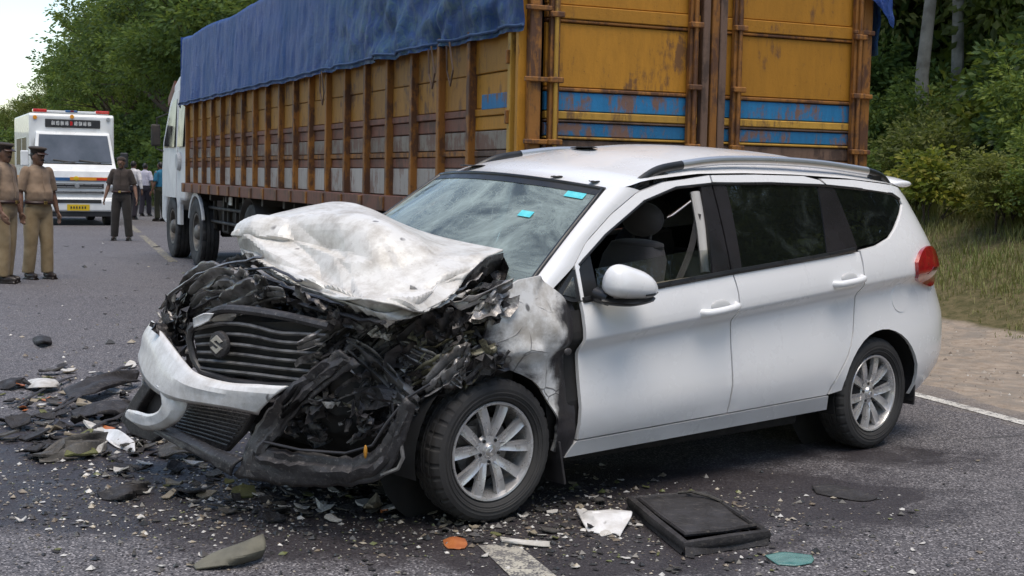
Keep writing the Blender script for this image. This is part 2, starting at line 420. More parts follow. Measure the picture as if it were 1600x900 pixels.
# (px of the trunk, distance, height, kind): the row on the outside of the far bend
LT = [(-110, 118, 6.2, 2), (-50, 116, 5.6, 1), (-8, 112, 5.8, 2), (30, 108, 6.6, 1), (72, 104, 7.6, 2), (112, 100, 9.0, 0), (150, 92, 9.8, 1), (196, 80, 11.6, 0),
      (240, 70, 11.8, 1), (284, 62, 12.2, 0), (322, 56, 11.6, 1), (368, 52, 12.4, 0), (420, 52, 13.5, 2), (480, 50, 14, 0), (560, 44, 13, 1), (262, 96, 15.5, 0), (215, 100, 13.5, 2), (310, 84, 15.5, 1), (176, 112, 12.0, 1), (365, 72, 15, 2), (95, 126, 8.2, 0), (15, 126, 6.4, 0), (135, 120, 10.0, 2)]
used = [True, True, True]
for px, Y, H, k in LT:
    p = atY(px, 268, Y); p.z = .5
    where = 'at the thin end of the row against open sky' if px < 60 else ('behind the white emergency van' if px < 200 else ('rising above the white lorry cab' if px < 400 else 'hidden behind the blue tarpaulin'))
    stand(tree_kinds[k][0], p, random.uniform(0, 6.3), H / 12 * random.uniform(.97, 1.06), tree_kinds[k][1] + ' ' + where, 'tree', 'trees along the outside of the far bend', used[k], H / 12)
    used[k] = False
# the wood on the left of the road behind the photographer, mirrored in the windscreen
for x, y, H, k in ((-9, -9, 11, 0), (-2.5, -12, 12, 1), (4.5, -13, 11, 0), (-15, -4, 12, 2), (11, -10, 12, 1), (-19, 4, 11, 1)):
    stand(tree_kinds[k][0], (x, y, -.1), random.uniform(0, 6), H / 12, 'tall tree on the near roadside facing the wrecked car', 'tree', 'trees on the near side of the road', False)

def make_shrub(name, r, h, leaf, mat, seed, n_clump, per, aspect=.5, clump_r=.16, stems=7):
    random.seed(seed); root = empty(name); m = MB(); lobes = []
    for i in range(6):
        a = random.uniform(0, 6.3); q = random.uniform(0, .6) * r
        lr = r * random.uniform(.4, .65); lobes.append(((cos(a) * q, sin(a) * q, h * random.uniform(.28, .82)), (lr, lr, h * random.uniform(.2, .3))))
    for i in range(stems):
        l = random.choice(lobes)[0]; b = Vector((random.uniform(-.15, .15), random.uniform(-.15, .15), -.25))
        m.tube([b, b.lerp(Vector(l), .5) + rdir() * .06, Vector(l) + rdir() * r * .2], [.022, .015, .006], 5)
    m.build('stems', BARK, root)
    inst('foliage', make_crown(lobes, n_clump, per, leaf, clump_r, seed, mat, 'foliage', aspect, .45), root)
    return root
shrub_kinds = [
    (make_shrub('shrub', 1.15, 2.0, .085, LEAF['mid'], 51, 420, 22), 'leafy mid green shrub'),
    (make_shrub('shrub', 1.25, 2.4, .135, LEAF['deep'], 62, 330, 17, .6, .2), 'dark broad-leaved shrub'),
    (make_shrub('shrub', 1.1, 1.5, .07, LEAF['olive'], 73, 430, 22), 'small-leaved olive shrub'),
    (make_shrub('shrub', 1.2, 2.2, .13, LEAF['lime'], 84, 150, 14, .62, .19), 'sparse large-leaved yellow-green shrub')]
used = [True] * 4; random.seed(9)
def shrub_at(u, lat, k, s, zs=1.0, dz=0.0):
    p = RP(u, lat); p.z = bank(lat, u) + dz
    row = 'at the foot of the thicket beside the grass' if lat < 11 else ('in the middle of the thicket' if lat < 12.6 else 'standing tall at the back of the thicket')
    stand(shrub_kinds[k][0], p, random.uniform(0, 6.3), s, shrub_kinds[k][1] + ' ' + row, 'shrub', 'shrubs in the thicket on the bank', used[k], s * zs); used[k] = False
for i in range(16): shrub_at(3.0 + i * 1.15 + random.uniform(-.3, .3), 10.0 + random.uniform(-.35, .35), [2, 0, 2, 3][i % 4], random.uniform(.65, .95), .8)
for i in range(11): shrub_at(3.2 + i * 1.7 + random.uniform(-.4, .4), 11.8 + random.uniform(-.4, .4), [0, 1, 2, 0][i % 4], random.uniform(.95, 1.25))
for i in range(11): shrub_at(3.6 + i * 1.9 + random.uniform(-.4, .4), 13.6 + random.uniform(-.5, .5), [0, 1, 3, 0][i % 4], random.uniform(1.25, 1.6))
for i in range(14): shrub_at(3.0 + i * 1.6 + random.uniform(-.4, .4), 16 + random.uniform(-.6, .6), [0, 3, 1, 0][i % 4], random.uniform(1.7, 2.2), 1.2)
for u, l, s in ((10.2, 12.4, 1.25), (13.0, 12.8, 1.1), (8.4, 12.2, 1.3), (11.0, 13.4, 1.5), (9.2, 13.0, 1.5)): shrub_at(u, l, 3, s, 1.35)
for i in range(7): shrub_at(-8.5 + i * 1.7, 10.6 + random.uniform(-.4, .4), [0, 1, 2][i % 3], random.uniform(.9, 1.2)); shrub_at(-8 + i * 1.8, 12.8 + random.uniform(-.5, .5), [1, 0, 3][i % 3], random.uniform(1.3, 1.8), 1.2)

fk = [(make_tree('forest_tree', 12, 3.6, 8, 101, .20, LEAF['deep'], PALEBARK, .12, .55, 620, 26, .55, 6, .012), 'slim pale-trunked forest tree rising behind the thicket'),
      (make_tree('forest_tree', 12, 4.2, 9, 117, .20, LEAF['olive'], BARK, .2, .12, 800, 30, .6), 'dense leafy forest tree with low branches behind the thicket')]
used = [True, True]; random.seed(21)
for px, Y, H, k in ((1437, 23, 13.5, 0), (1487, 25, 14, 0), (1415, 30, 14, 0), (1530, 31, 14, 0), (1385, 29, 12, 1), (1545, 29, 12, 1), (1620, 27, 13, 1), (1455, 34, 14, 1), (1330, 33, 14, 1), (1560, 38, 15, 1), (1410, 42, 15, 1), (1690, 31, 13, 1), (1500, 46, 16, 1), (1250, 36, 13, 1), (1150, 40, 13, 1), (1040, 44, 13, 1), (920, 46, 13, 1), (1640, 44, 16, 1), (3300, 12.5, 12, 1), (3900, 9.8, 11, 1), (5400, 7.2, 12, 1)):
    p = atY(px, 290, Y); u, l = to_road(p.x, p.y); p.z = bank(l, u) - .1
    stand(fk[k][0], p, random.uniform(0, 6.3), H / 12, fk[k][1], 'tree', 'trees of the wood behind the thicket', used[k], H / 12); used[k] = False
# undergrowth closing the view under the far trees
random.seed(33); used2 = 0
for px, Y, s, k in ((196, 60, 1.3, 1), (222, 58, 1.1, 2), (246, 58, 1.5, 1), (268, 54, 1.3, 0), (176, 64, 1.5, 1), (20, 96, 1.5, 2), (-20, 96, 1.6, 1), (60, 92, 1.6, 1), (290, 52, 1.5, 1), (235, 66, 1.8, 1), (205, 68, 1.8, 1), (262, 64, 1.8, 1), (150, 72, 1.6, 1), (100, 86, 1.6, 1), (5, 100, 1.7, 1), (310, 50, 1.4, 0)):
    p = atY(px, 268, Y); p.z = .2
    stand(shrub_kinds[k][0], p, random.uniform(0, 6.3), s, 'tall bush in the undergrowth beneath the far roadside trees', 'bush', 'undergrowth bushes beneath the far trees', False)

def build_grass():
    random.seed(77); vs = []; fs = []; ti = []
    def blade(p, h, w, lean, t):
        a = random.uniform(0, 2 * pi); s = Vector((cos(a), sin(a), 0)) * w; l = Vector((cos(a + 1.3), sin(a + 1.3), 0)) * lean; k = len(vs)
        vs.extend([p - s, p + s, p + l * .45 + Vector((0, 0, h * .6)) + s * .7, p + l * .45 + Vector((0, 0, h * .6)) - s * .7, p + l + Vector((0, 0, h))])
        fs.extend([(k, k + 1, k + 2, k + 3), (k + 3, k + 2, k + 4)]); ti.extend([t] * 5)
    for _ in range(3400):
        u = random.uniform(1.5, 21); l = 7.15 + 4.2 * random.random() ** .85; d = ns(u * .7, l * .7, 4)
        if l < 7.6 and d < .1: continue
        if d < -.32: continue
        c = RP(u, l); hh = (.05 + .07 * sstep(7.2, 8.6, l) + .10 * sstep(9.0, 10.4, l)) * (1 + .9 * d)
        for _ in range(random.randint(9, 17)):
            q = c + Vector((random.gauss(0, .09), random.gauss(0, .09), 0)); uu, ll = to_road(q.x, q.y); q.z = bank(ll, uu) + .03 * fbm(uu * .8, ll * .8) - .02
            h = hh * random.uniform(.45, 1.35)
            blade(q, h, .0055, h * random.uniform(.15, .8), clamp(.5 + .55 * d + random.gauss(0, .16)))
    for _ in range(900):
        u = random.uniform(34, 75); l = random.uniform(5, 9); c = RP(u, l); c.z = bank(l, u)
        for _ in range(8): blade(c + Vector((random.gauss(0, .2), random.gauss(0, .2), 0)), random.uniform(.2, .5), .02, .15, random.random())
    me = bpy.data.meshes.new('grass'); me.from_pydata(vs, [], fs)
    me.materials.append(leaf_mat('verge_grass', (.33, .275, .15), (.25, .255, .10), (.14, .20, .055), .3))
    at = me.attributes.new('tint', 'FLOAT', 'POINT'); at.data.foreach_set('value', ti)
    o = bpy.data.objects.new('grass', me); COL.objects.link(o)
    tag(o, 'dry yellow-green grass growing on the bank below the thicket', 'grass', kind='stuff')
build_grass()

# ================================================================== THE WRECKED CAR
# car frame while modelling: x rearwards from the front axle, y to the car's left, z up
CTH, CX, CY = 0.7128, -0.5745, 6.1751
C_R = Vector((cos(CTH), sin(CTH), 0)); C_N = Vector((sin(CTH), -cos(CTH), 0)); C_0 = Vector((CX, CY, 0))
def E_(x, y, z): return Vector((-x, y, z))                     # to the root's local axes
LEAN = .043                                                     # body sags on its broken left suspension
def CB(x, y, z): return Vector((-x, y, z + (.84 - y) * LEAN))
def lc(P): P = P - C_0; return Vector((P.dot(C_R), P.dot(C_N), P.z))
def onx(px, py, x):
    d = ray(px, py); t = (x - (O - C_0).dot(C_R)) / d.dot(C_R); return lc(O + d * t)
def ony(px, py, y):
    d = ray(px, py); t = (y - (O - C_0).dot(C_N)) / d.dot(C_N); return lc(O + d * t)
def onz(px, py, z): return lc(gnd(px, py, z))
def onab(px, py, A, B, off=0.0):
    """vertical plane through plan points A, B of the car frame"""
    nx, ny = (B[1] - A[1]), -(B[0] - A[0]); l = math.hypot(nx, ny); nx /= l; ny /= l
    o = lc(O); d0 = ray(px, py); d = Vector((d0.dot(C_R), d0.dot(C_N), d0.z))
    t = ((A[0] - o.x) * nx + (A[1] - o.y) * ny - off) / (d.x * nx + d.y * ny); return o + d * t
def EV(v): return E_(v.x, v.y, v.z)

car = tag(empty('wrecked_car', (CX, CY, 0), CTH + pi), 'white family car with its front end crushed and torn open, standing across the road', 'car')

# ---- materials
def paint_mat():
    t = NT('white_car_paint'); co = t.tc('Object')
    d = t.noise(co, 3.0, 6, .6); f = t.noise(co, 40, 4, .7); z = t.sep(co)[2]
    low = t.math('MULTIPLY', t.ramp(t.math('SUBTRACT', .55, z), [(.0, 0), (.33, 1)]), t.ramp(d, [(.25, .25), (.7, 1)]))
    col = t.mix(t.math('MULTIPLY', low, .42), (.80, .795, .80), (.40, .37, .34))
    col = t.mix(t.ramp(f, [(.66, 0), (.80, .12)]), col, (.45, .42, .39))
    return t.done(t.bsdf(col, t.ramp(d, [(.3, .22), (.7, .34)]), 0, .5, t.bump(t.noise(co, 2.2, 2), .06, .02), .6, coat_rough=.06))
PAINT = paint_mat()
def damaged_mat(name, base, dirt=.5, dark=(.03, .027, .03), crack=7.0, scale=2.6, thr=.52, cks=.75):
    t = NT(name); co = t.tc('Object'); n = t.noise(co, scale, 8, .68, .5); n2 = t.noise(co, 9, 6, .7); f = t.noise(co, 60, 4)
    at = t.n('ShaderNodeAttribute', attribute_name='soot')
    m = t.math('ADD', n, t.math('MULTIPLY', at.outputs['Fac'], .6))
    wob = t.n('ShaderNodeVectorMath', operation='ADD'); t.l(co, wob.inputs[0])
    nc = t.n('ShaderNodeTexNoise'); nc.inputs['Scale'].default_value = 5; t.l(co, nc.inputs[0])
    sc = t.n('ShaderNodeVectorMath', operation='SCALE'); sc.inputs['Scale'].default_value = .12; t.l(nc.outputs['Color'], sc.inputs[0]); t.l(sc.outputs[0], wob.inputs[1])
    e = t.voro(wob.outputs[0], crack, 'DISTANCE_TO_EDGE')
    ck = t.math('MULTIPLY', t.ramp(e, [(.0, 1), (.022, 0)]), t.ramp(t.noise(co, 4, 3), [(.48, 0), (.6, 1)]))
    col = t.mix(t.ramp(n2, [(.42, 0), (.66, dirt)]), base, (.36, .325, .285))
    col = t.mix(t.ramp(m, [(thr, 0), (thr + .16, 1)]), col, dark)
    col = t.mix(t.math('MULTIPLY', ck, cks), col, (.06, .05, .05))
    col = t.mix(t.ramp(f, [(.68, 0), (.76, .55)]), col, (.08, .07, .06))
    sp = t.math('MULTIPLY', t.ramp(t.voro(wob.outputs[0], 10), [(.10, 1), (.17, 0)]), t.ramp(t.noise(co, 6.5, 3), [(.52, 0), (.60, 1)]))
    col = t.mix(t.math('MULTIPLY', sp, .85), col, (.05, .04, .035))
    nr = t.bump(n2, .35, .012); nr = t.bump(ck, .6 * (cks > .3), .006, nr)
    return t.done(t.bsdf(col, t.ramp(n2, [(.3, .3), (.7, .6)]), 0, .45, nr, .2))
FENDER = damaged_mat('scraped_white_paint', (.68, .67, .66), .85, crack=6, thr=.60)
HOODM = damaged_mat('crumpled_white_paint', (.68, .66, .63), .75, crack=4.5, thr=.70, cks=.0)
BUMPW = damaged_mat('scuffed_white_plastic', (.74, .73, .73), .5, crack=3, thr=.76, cks=.0)
BLACKP = pm('black_plastic', (.024, .022, .024), (.060, .056, .058), 6, .40, bump=.25, bscale=60, spec=.5)
def scuffed(name, c, c2, sc, ro=.0):
    t = NT(name); co = t.tc('Object'); n = t.noise(co, 6, 7, .7, .6); s_ = t.noise(t.tc('Object', (2, 9, 9), (.4, .5, .2)), 7, 7, .75, .4); f = t.noise(co, 70, 4, .7)
    col = t.mix(t.ramp(n, [(.35, 0), (.65, 1)]), c, c2); col = t.mix(t.ramp(s_, [(.56, 0), (.66, .8)]), col, sc); col = t.mix(t.ramp(f, [(.64, 0), (.72, .6)]), col, tuple(x * 1.3 for x in sc))
    return t.done(t.bsdf(col, t.ramp(n, [(.3, .34 + ro), (.7, .62 + ro)]), 0, .5 - ro, t.bump(n, .5, .02, t.bump(f, .4, .004))))
GREYP = scuffed('dusty_grey_plastic', (.060, .056, .058), (.028, .026, .028), (.19, .175, .165))
DARKM = pm('dark_torn_metal', (.10, .093, .092), (.018, .016, .017), 9, .33, .5, .5, 30, .6)
MIDM = pm('bent_bare_metal', (.36, .34, .33), (.09, .083, .08), 8, .34, .35, .4, 30, .6)
PALEM = pm('torn_pale_metal', (.60, .57, .53), (.16, .145, .13), 10, .4, .1, .4, 30, .5, contrast=(.42, .62))
GREENM = pm('oily_greenish_metal', (.26, .24, .16), (.05, .045, .03), 9, .35, .2, .4, 30, .6)
RUBBER = pm('tyre_rubber', (.030, .029, .030), (.055, .052, .05), 5, .72, bump=.25, bscale=90, spec=.35)
ALLOY = pm('alloy_wheel_metal', (.66, .65, .65), (.52, .505, .50), 12, .32, .55, .1, 40, .5)
CHROME = pm('brushed_chrome', (.66, .65, .64), (.58, .57, .56), 2, .3, .8, rvar=.04)
TRIM = pm('satin_black_trim', (.012, .012, .013), (.02, .02, .02), 6, .35, spec=.5)
PILLAR = pm('gloss_black_film', (.016, .015, .016), (.03, .027, .03), 3, .16, spec=.5, rvar=.05)
UNDER = pm('underbody_black', (.012, .012, .012), (.022, .02, .02), 5, .8)
SEAT = pm('seat_fabric', (.115, .105, .105), (.085, .078, .08), 6, .95, bump=.3, bscale=150, spec=.15, sheen=.2)
BEIGE = pm('beige_trim', (.30, .265, .22), (.25, .22, .18), 4, .7)
def glass_mat(name, tint, refl_ior=1.6, crack=False, rough=.02, base=0.0):
    t = NT(name); co = t.tc('Object')
    tr = t.n('ShaderNodeBsdfTransparent'); tr.inputs[0].default_value = (*tint, 1)
    gl = t.n('ShaderNodeBsdfGlossy'); gl.inputs['Roughness'].default_value = rough; gl.inputs[0].default_value = (.95, 1, .98, 1)
    w = t.noise(co, 2.5, 3, .5)
    nr = t.bump(w, .10, .06)
    if crack:
        e1 = t.voro(co, 11, 'DISTANCE_TO_EDGE'); e2 = t.voro(t.tc('Object', (1.0, .45, 1.4)), 26, 'DISTANCE_TO_EDGE')
        zone = t.ramp(t.noise(co, 1.3, 3, .6), [(.40, 0), (.62, 1)])
        nr = t.bump(t.noise(co, 5, 4, .6), .16, .05, nr)
    t.l(nr, gl.inputs['Normal'])
    fr = t.n('ShaderNodeFresnel'); fr.inputs['IOR'].default_value = refl_ior
    fac = t.math('ADD', fr.outputs[0], base)
    mx = t.n('ShaderNodeMixShader'); t.l(fac, mx.inputs[0]); t.l(tr.outputs[0], mx.inputs[1]); t.l(gl.outputs[0], mx.inputs[2])
    sh = mx.outputs[0]
    # crazing and dust film; on the windscreen it also paints a milky sky reflection
    df = t.n('ShaderNodeBsdfDiffuse'); df.inputs[0].default_value = (.50, .60, .57, 1)
    if crack:
        m = t.math('MAXIMUM', t.ramp(e1, [(.0, .35), (.008, 0)]), t.ramp(e2, [(.0, .3), (.012, 0)]))
        m = t.math('MULTIPLY', m, zone); m = t.math('ADD', m, t.ramp(t.noise(co, 2.6, 7, .72, 1.4), [(.36, .08), (.68, .55)]))
    else: m = t.ramp(t.noise(co, 4, 6, .7, .5), [(.5, .01), (.8, .07)])
    m2 = t.n('ShaderNodeMixShader'); t.l(m, m2.inputs[0]); t.l(sh, m2.inputs[1]); t.l(df.outputs[0], m2.inputs[2])
    return t.done(m2.outputs[0])
WSGLASS = glass_mat('cracked_windscreen_glass', (.50, .62, .57), 1.8, True, .03)
TINTED = glass_mat('tinted_window_glass', (.10, .11, .115), 1.65, False, .012, .03)
CLEARG = glass_mat('dusty_side_glass', (.70, .72, .70), 1.5, False, .02)
REDLENS = pm('red_lamp_lens', (.42, .012, .018), (.25, .008, .012), 14, .12, spec=.6, coat=.8)
LAMPIN = pm('dark_red_lamp_lens', (.13, .006, .010), (.08, .004, .006), 14, .14, spec=.6, coat=.6)
STICKER = pm('cyan_sticker', (.05, .50, .58), (.12, .62, .66), 30, .5)

# ---- body surface
XR = [(.28, 3.42), (.42, 3.52), (.50, 3.555), (.73, 3.55), (.92, 3.49), (1.12, 3.39), (1.26, 3.315), (1.40, 3.235), (1.50, 3.16)]
def Xr(z): return interp(XR, z)
def belt(x): return interp([(.30, .915), (.42, .922), (1.47, 1.02), (2.25, 1.085), (2.67, 1.132), (3.2, 1.2)], x)
def Ys(x, z):
    w = .845; t = clamp((x - (Xr(z) - .7)) / .7, 0, 1.15); w -= .15 * t ** 3.4
    t = clamp((-.25 - x) / .6); w -= .16 * t * t
    zc = .725 + .082 * x; zb = belt(x)
    if z > zb:
        d = z - zb; w -= .022 + d * .31 + d * d * .16
    elif z > zc:
        s = (z - zc) / max(.02, zb - zc); w += .014 - .036 * s * s
    else:
        d = zc - z; w += .014 - .050 * sstep(-.004, .07, d) + .040 * sstep(.06, .40, d)
    w -= .012 * sstep(.44, .38, z) + .05 * sstep(.38, .22, z)
    return w
FRAME = [(.30, .985), (.44, 1.07), (.55, 1.178), (.75, 1.302), (.95, 1.400), (1.15, 1.452), (1.51, 1.49), (1.83, 1.50), (2.2, 1.50), (2.6, 1.488), (3.0, 1.462), (3.24, 1.435)]
def Fz(x): return interp(FRAME, x)

SH = .082                                                       # slope of the crease along the doors
def panel(mb, poly, fn, step=.07, rim=.02, m=0):
    """a 2d outline (x, z) cut to a grid that follows the crease and laid on the surface fn(x, z, depth), its edges turned in by rim"""
    q = [(p[0], p[1] - SH * p[0]) for p in poly]
    bm = bmesh.new(); f = bm.faces.new([bm.verts.new((p[0], p[1], 0)) for p in q])
    for ax in (0, 1):
        lo = min(p[ax] for p in q); hi = max(p[ax] for p in q); lv = []; k = lo - (lo % step) + step
        while k < hi: lv.append(k); k += step
        if ax == 1: lv = [k for k in lv if not .62 < k < .76] + [.63, .655, .675, .695, .71, .722, .73, .745, .76]
        for k in lv:
            if not lo + .003 < k < hi - .003: continue
            co = Vector((0, 0, 0)); co[ax] = k + 1e-4; no = Vector((0, 0, 0)); no[ax] = 1
            bmesh.ops.bisect_plane(bm, geom=list(bm.verts) + list(bm.edges) + list(bm.faces), plane_co=co, plane_no=no)
    bmesh.ops.triangulate(bm, faces=[g for g in bm.faces if len(g.verts) > 4])
    bm.verts.index_update(); n = len(bm.verts)
    vs = [fn(v.co.x, v.co.y + SH * v.co.x, 0) for v in bm.verts]; fs = [[v.index for v in g.verts] for g in bm.faces]
    if rim:
        be = [e for e in bm.edges if len(e.link_faces) == 1]; idx = {}
        for e in be:
            for v in e.verts:
                if v.index not in idx: idx[v.index] = n + len(idx); vs.append(fn(v.co.x, v.co.y + SH * v.co.x, rim))
        for e in be:
            a, b = e.verts[0].index, e.verts[1].index; fs.append([a, b, idx[b], idx[a]])
    bm.free(); return mb.add(vs, fs, m)
def side_fn(s, off=0.0): return lambda x, z, d: CB(x, s * (Ys(x, z) - d + off), z)
def crv(pts, n=6):
    """Catmull-Rom through 2d/3d points"""
    P = [Vector(p) for p in pts]; out = []
    for i in range(len(P) - 1):
        a, b, c, d = P[max(i - 1, 0)], P[i], P[i + 1], P[min(i + 2, len(P) - 1)]
        for k in range(n):
            t = k / n; out.append(.5 * ((2 * b) + (c - a) * t + (2 * a - 5 * b + 4 * c - d) * t * t + (3 * b - a - 3 * c + d) * t ** 3))
    out.append(P[-1]); return out
def arc(cx, cz, r, a0, a1, n=14): return [(cx + r * cos(lerp(a0, a1, i / n)), cz + r * sin(lerp(a0, a1, i / n))) for i in range(n + 1)]
def T2(l): return [tuple(p)[:2] for p in l]

DOORF = [(.452, .312), (1.449, .334)] + T2(crv([(1.449, .334), (1.468, .67), (1.478, .88), (1.462, 1.0), (1.46, 1.016)], 4))[1:] + [(1.2, .992), (.80, .955), (.452, .924)]
DOORF_TOP = [(1.475, 1.44), (1.475, 1.484)] + [(x, Fz(x) - .006) for x in (1.3, 1.15, .95, .75, .55, .455)] + [(.452, .93), (.47, .93), (.475, 1.06), (.50, 1.10), (.68, 1.212), (.98, 1.362), (1.22, 1.428)]
DOORR = [(1.462, .334), (2.25, .352)] + T2(crv([(2.25, .352), (2.30, .43), (2.40, .55), (2.46, .68), (2.505, .90), (2.50, 1.10)], 4))[1:] + [(2.25, 1.078), (1.9, 1.052), (1.47, 1.016)] + T2(crv([(1.472, 1.0), (1.488, .88), (1.478, .67), (1.462, .334)], 4))[:-1]
DOORR_TOP = [(1.487, 1.452), (1.487, 1.484), (1.83, 1.493), (2.2, 1.493), (2.32, 1.474), (2.36, 1.45), (1.92, 1.456)]
QUART = arc(2.745, .30, .372, R(170), R(-5), 18)
QUART = [(2.27, .352)] + [p for p in QUART if p[0] > 2.28] + [(3.115, .27), (3.42, .30), (3.52, .42), (3.555, .50), (3.55, .73), (3.49, .92), (3.39, 1.12), (3.315, 1.26), (3.235, 1.40), (3.215, 1.432), (3.0, 1.455), (2.6, 1.48), (2.335, 1.482), (2.375, 1.45), (2.62, 1.438), (2.96, 1.412), (3.035, 1.385), (3.05, 1.35), (2.97, 1.29), (2.87, 1.215), (2.80, 1.17), (2.67, 1.13), (2.515, 1.108), (2.52, .90), (2.475, .68), (2.415, .545), (2.315, .425)]
SILL = [(.40, .232), (2.30, .262), (2.262, .345), (1.45, .326), (.445, .304)]
for s in (1, -1):
    sf = side_fn(s)
    dr = panel(MB(), DOORF, sf).build('front_door', PAINT, car, smooth=28)
    panel(MB(), DOORF_TOP, sf, .05).build('window_frame', PAINT, dr, smooth=30)
    dq = panel(MB(), DOORR, sf).build('rear_door', PAINT, car, smooth=28)
    panel(MB(), DOORR_TOP, sf, .05).build('window_frame', PAINT, dq, smooth=30)
    qp = panel(MB(), QUART, sf).build('rear_quarter_panel', PAINT, car, smooth=28)
    panel(MB(), SILL, side_fn(s, .006), .08, .05).build('sill', PAINT, car, smooth=28)
    # dark inner shell behind the panel gaps
    panel(MB(), [(.36, .25), (2.26, .28), (2.40, .58), (2.75, .70), (3.08, .58), (3.12, .35), (3.36, .45), (3.40, .9), (3.1, 1.12), (1.4, .98), (.36, .88)], side_fn(s, -.028), .15, 0).build('inner_shell', UNDER, car)
    # glass
    panel(MB(), [(1.545, 1.036), (2.235, 1.094), (2.30, 1.44), (1.92, 1.45), (1.585, 1.445)], side_fn(s, -.010), .12, .006).build('rear_door_window', TINTED, dq, smooth=30)
    panel(MB(), [(2.50, 1.125), (2.67, 1.146), (2.79, 1.182), (2.86, 1.225), (2.965, 1.30), (3.035, 1.352), (3.02, 1.382), (2.95, 1.405), (2.62, 1.43), (2.43, 1.438)], side_fn(s, -.008), .12, .006).build('rear_quarter_window', TINTED, qp, smooth=30)
    # black pillars between the windows
    panel(MB(), [(1.33, 1.004), (1.46, 1.02), (1.475, 1.44), (1.40, 1.436)], side_fn(s, -.006), .1, .02).build('pillar_cover', PILLAR, dr, smooth=30)
    panel(MB(), [(1.47, 1.022), (1.545, 1.034), (1.585, 1.447), (1.487, 1.45)], side_fn(s, -.006), .1, .02).build('pillar_cover', PILLAR, dq, smooth=30)
    panel(MB(), [(2.235, 1.09), (2.50, 1.118), (2.43, 1.442), (2.30, 1.444)], side_fn(s, -.005), .1, .02).build('pillar_cover', PILLAR, dq, smooth=30)
    panel(MB(), [(.31, .955), (.40, .925), (.46, .925), (.475, 1.06), (.44, 1.06)], side_fn(s, -.004), .05, .03).build('front_quarter_frame', TRIM, car, smooth=30)
    panel(MB(), [(.352, .958), (.425, .942), (.432, 1.032)], side_fn(s, .001), .05, .004).build('front_quarter_window', TINTED, car, smooth=30)
    panel(MB(), [(.475, .935), (.565, .945), (.565, 1.125), (.48, 1.07)], side_fn(s, -.008), .05, .01).build('mirror_base_panel', TRIM, dr, smooth=30)
    # rubber strips along the belt line and the frame top
    tb = MB(); tb.tube([CB(x, s * (Ys(x, belt(x) - .003) + .002), belt(x) + .006) for x in [.46 + i * .1 for i in range(21)]], .011, 6, flat=1.3); tb.build('belt_moulding', TRIM, car, smooth=40)
    tb = MB(); tb.tube([CB(x, s * (Ys(x, z) - .004), z) for x, z in ((.48, 1.078), (.68, 1.205), (.98, 1.355), (1.22, 1.421), (1.48, 1.443), (1.92, 1.452), (2.36, 1.447), (2.62, 1.434), (2.96, 1.408), (3.04, 1.378))], .008, 6); tb.build('window_seal', TRIM, car, smooth=40)
    # door handles
    for hx, hz, pa in ((1.335, .853, dr), (2.37, .952, dq)):
        m = MB(); y0 = Ys(hx, hz)
        m.tube(crv([CB(hx - .125, s * (y0 - .006), hz - .012), CB(hx - .10, s * (y0 + .028), hz - .009), CB(hx, s * (y0 + .036), hz), CB(hx + .10, s * (y0 + .028), hz + .012), CB(hx + .125, s * (y0 - .006), hz + .015)], 4), .016, 8, flat=1.15)
        hd = m.build('door_handle', PAINT, pa, smooth=50)
        m = MB(); m.ell(CB(hx + .01, s * (y0 - .004), hz + .012), (.075, .016, .034), 14, 8); m.build('handle_recess', pm('handle_recess_paint', (.5, .5, .5), (.45, .45, .45), 5, .4) if 'handle_recess_paint' not in bpy.data.materials else bpy.data.materials['handle_recess_paint'], hd, smooth=60)
# fuel flap outline, left rear wing
tb = MB(); q = [(2.92 + .078 * cos(a) * (1 if abs(cos(a)) < .8 else 1), .835 + .078 * sin(a)) for a in [2 * pi * i / 24 for i in range(24)]]
panel(tb, q, side_fn(1, .0035), .08, .004); tb.build('fuel_flap', PAINT, car, smooth=30)

# ---- roof, pillars, windscreen
def Ledge(t): return Vector((.20 + .58 * t, .757 - .137 * t, .985 + .42 * t + .008 * sin(pi * t)))
def WS(s_, t, d=0.0):
    e = Ledge(t); k = 1 - s_ * s_; return CB(e.x - .135 * k + d * .5, e.y * s_, e.z + .035 * k - d * .86)
m = MB(); m.grid(lambda a, b: WS(lerp(-1, 1, a), b), 24, 14); m.build('windscreen', WSGLASS, car, smooth=60)
m = MB()
for s in (1, -1): m.tube([WS(s * .985, t / 10) for t in range(11)], .012, 6)
m.tube([WS(s_, 1.0) for s_ in [-1 + i * .1 for i in range(21)]], .012, 6)
m.grid(lambda a, b: WS(lerp(-1, 1, a), lerp(.925, 1.0, b), -.003), 24, 2); m.build('windscreen_seal', TRIM, car, smooth=60)
for s_, t_, w_, h_ in ((.84, .885, .085, .03), (.62, .62, .06, .03)):
    m = MB(); m.grid(lambda a, b: WS(s_ + (a - .5) * w_ * 1.7, t_ + (b - .5) * h_ * 2, -.006), 3, 2); m.build('windscreen_sticker', STICKER, car)
def roof_pt(s_, b):
    k = 1 - s_ * s_; x0 = .785 - .135 * k; x = lerp(x0, 3.235, b ** 1.05); xx = max(x, .895)
    F = Fz(lerp(.95, 3.235, clamp((x - x0) / (3.235 - x0)))) ; ye = Ys(max(.95, x), Fz(max(.95, x)))
    h = .095 * sstep(-.1, .5, b) * (1 - .35 * sstep(.65, 1, b)) + .026
    z = F + h * (1 - abs(s_) ** 2.4)
    if b < .08:
        e = Ledge(1.0); w = 1 - b / .08; ye = lerp(ye, e.y, w * w); z = lerp(z, e.z + .035 * k + .003, w * w)
    return CB(x, ye * s_, z)
m = MB(); m.grid(lambda a, b: roof_pt(lerp(-1, 1, a), b), 36, 34); roof = m.build('roof', PAINT, car, smooth=40)
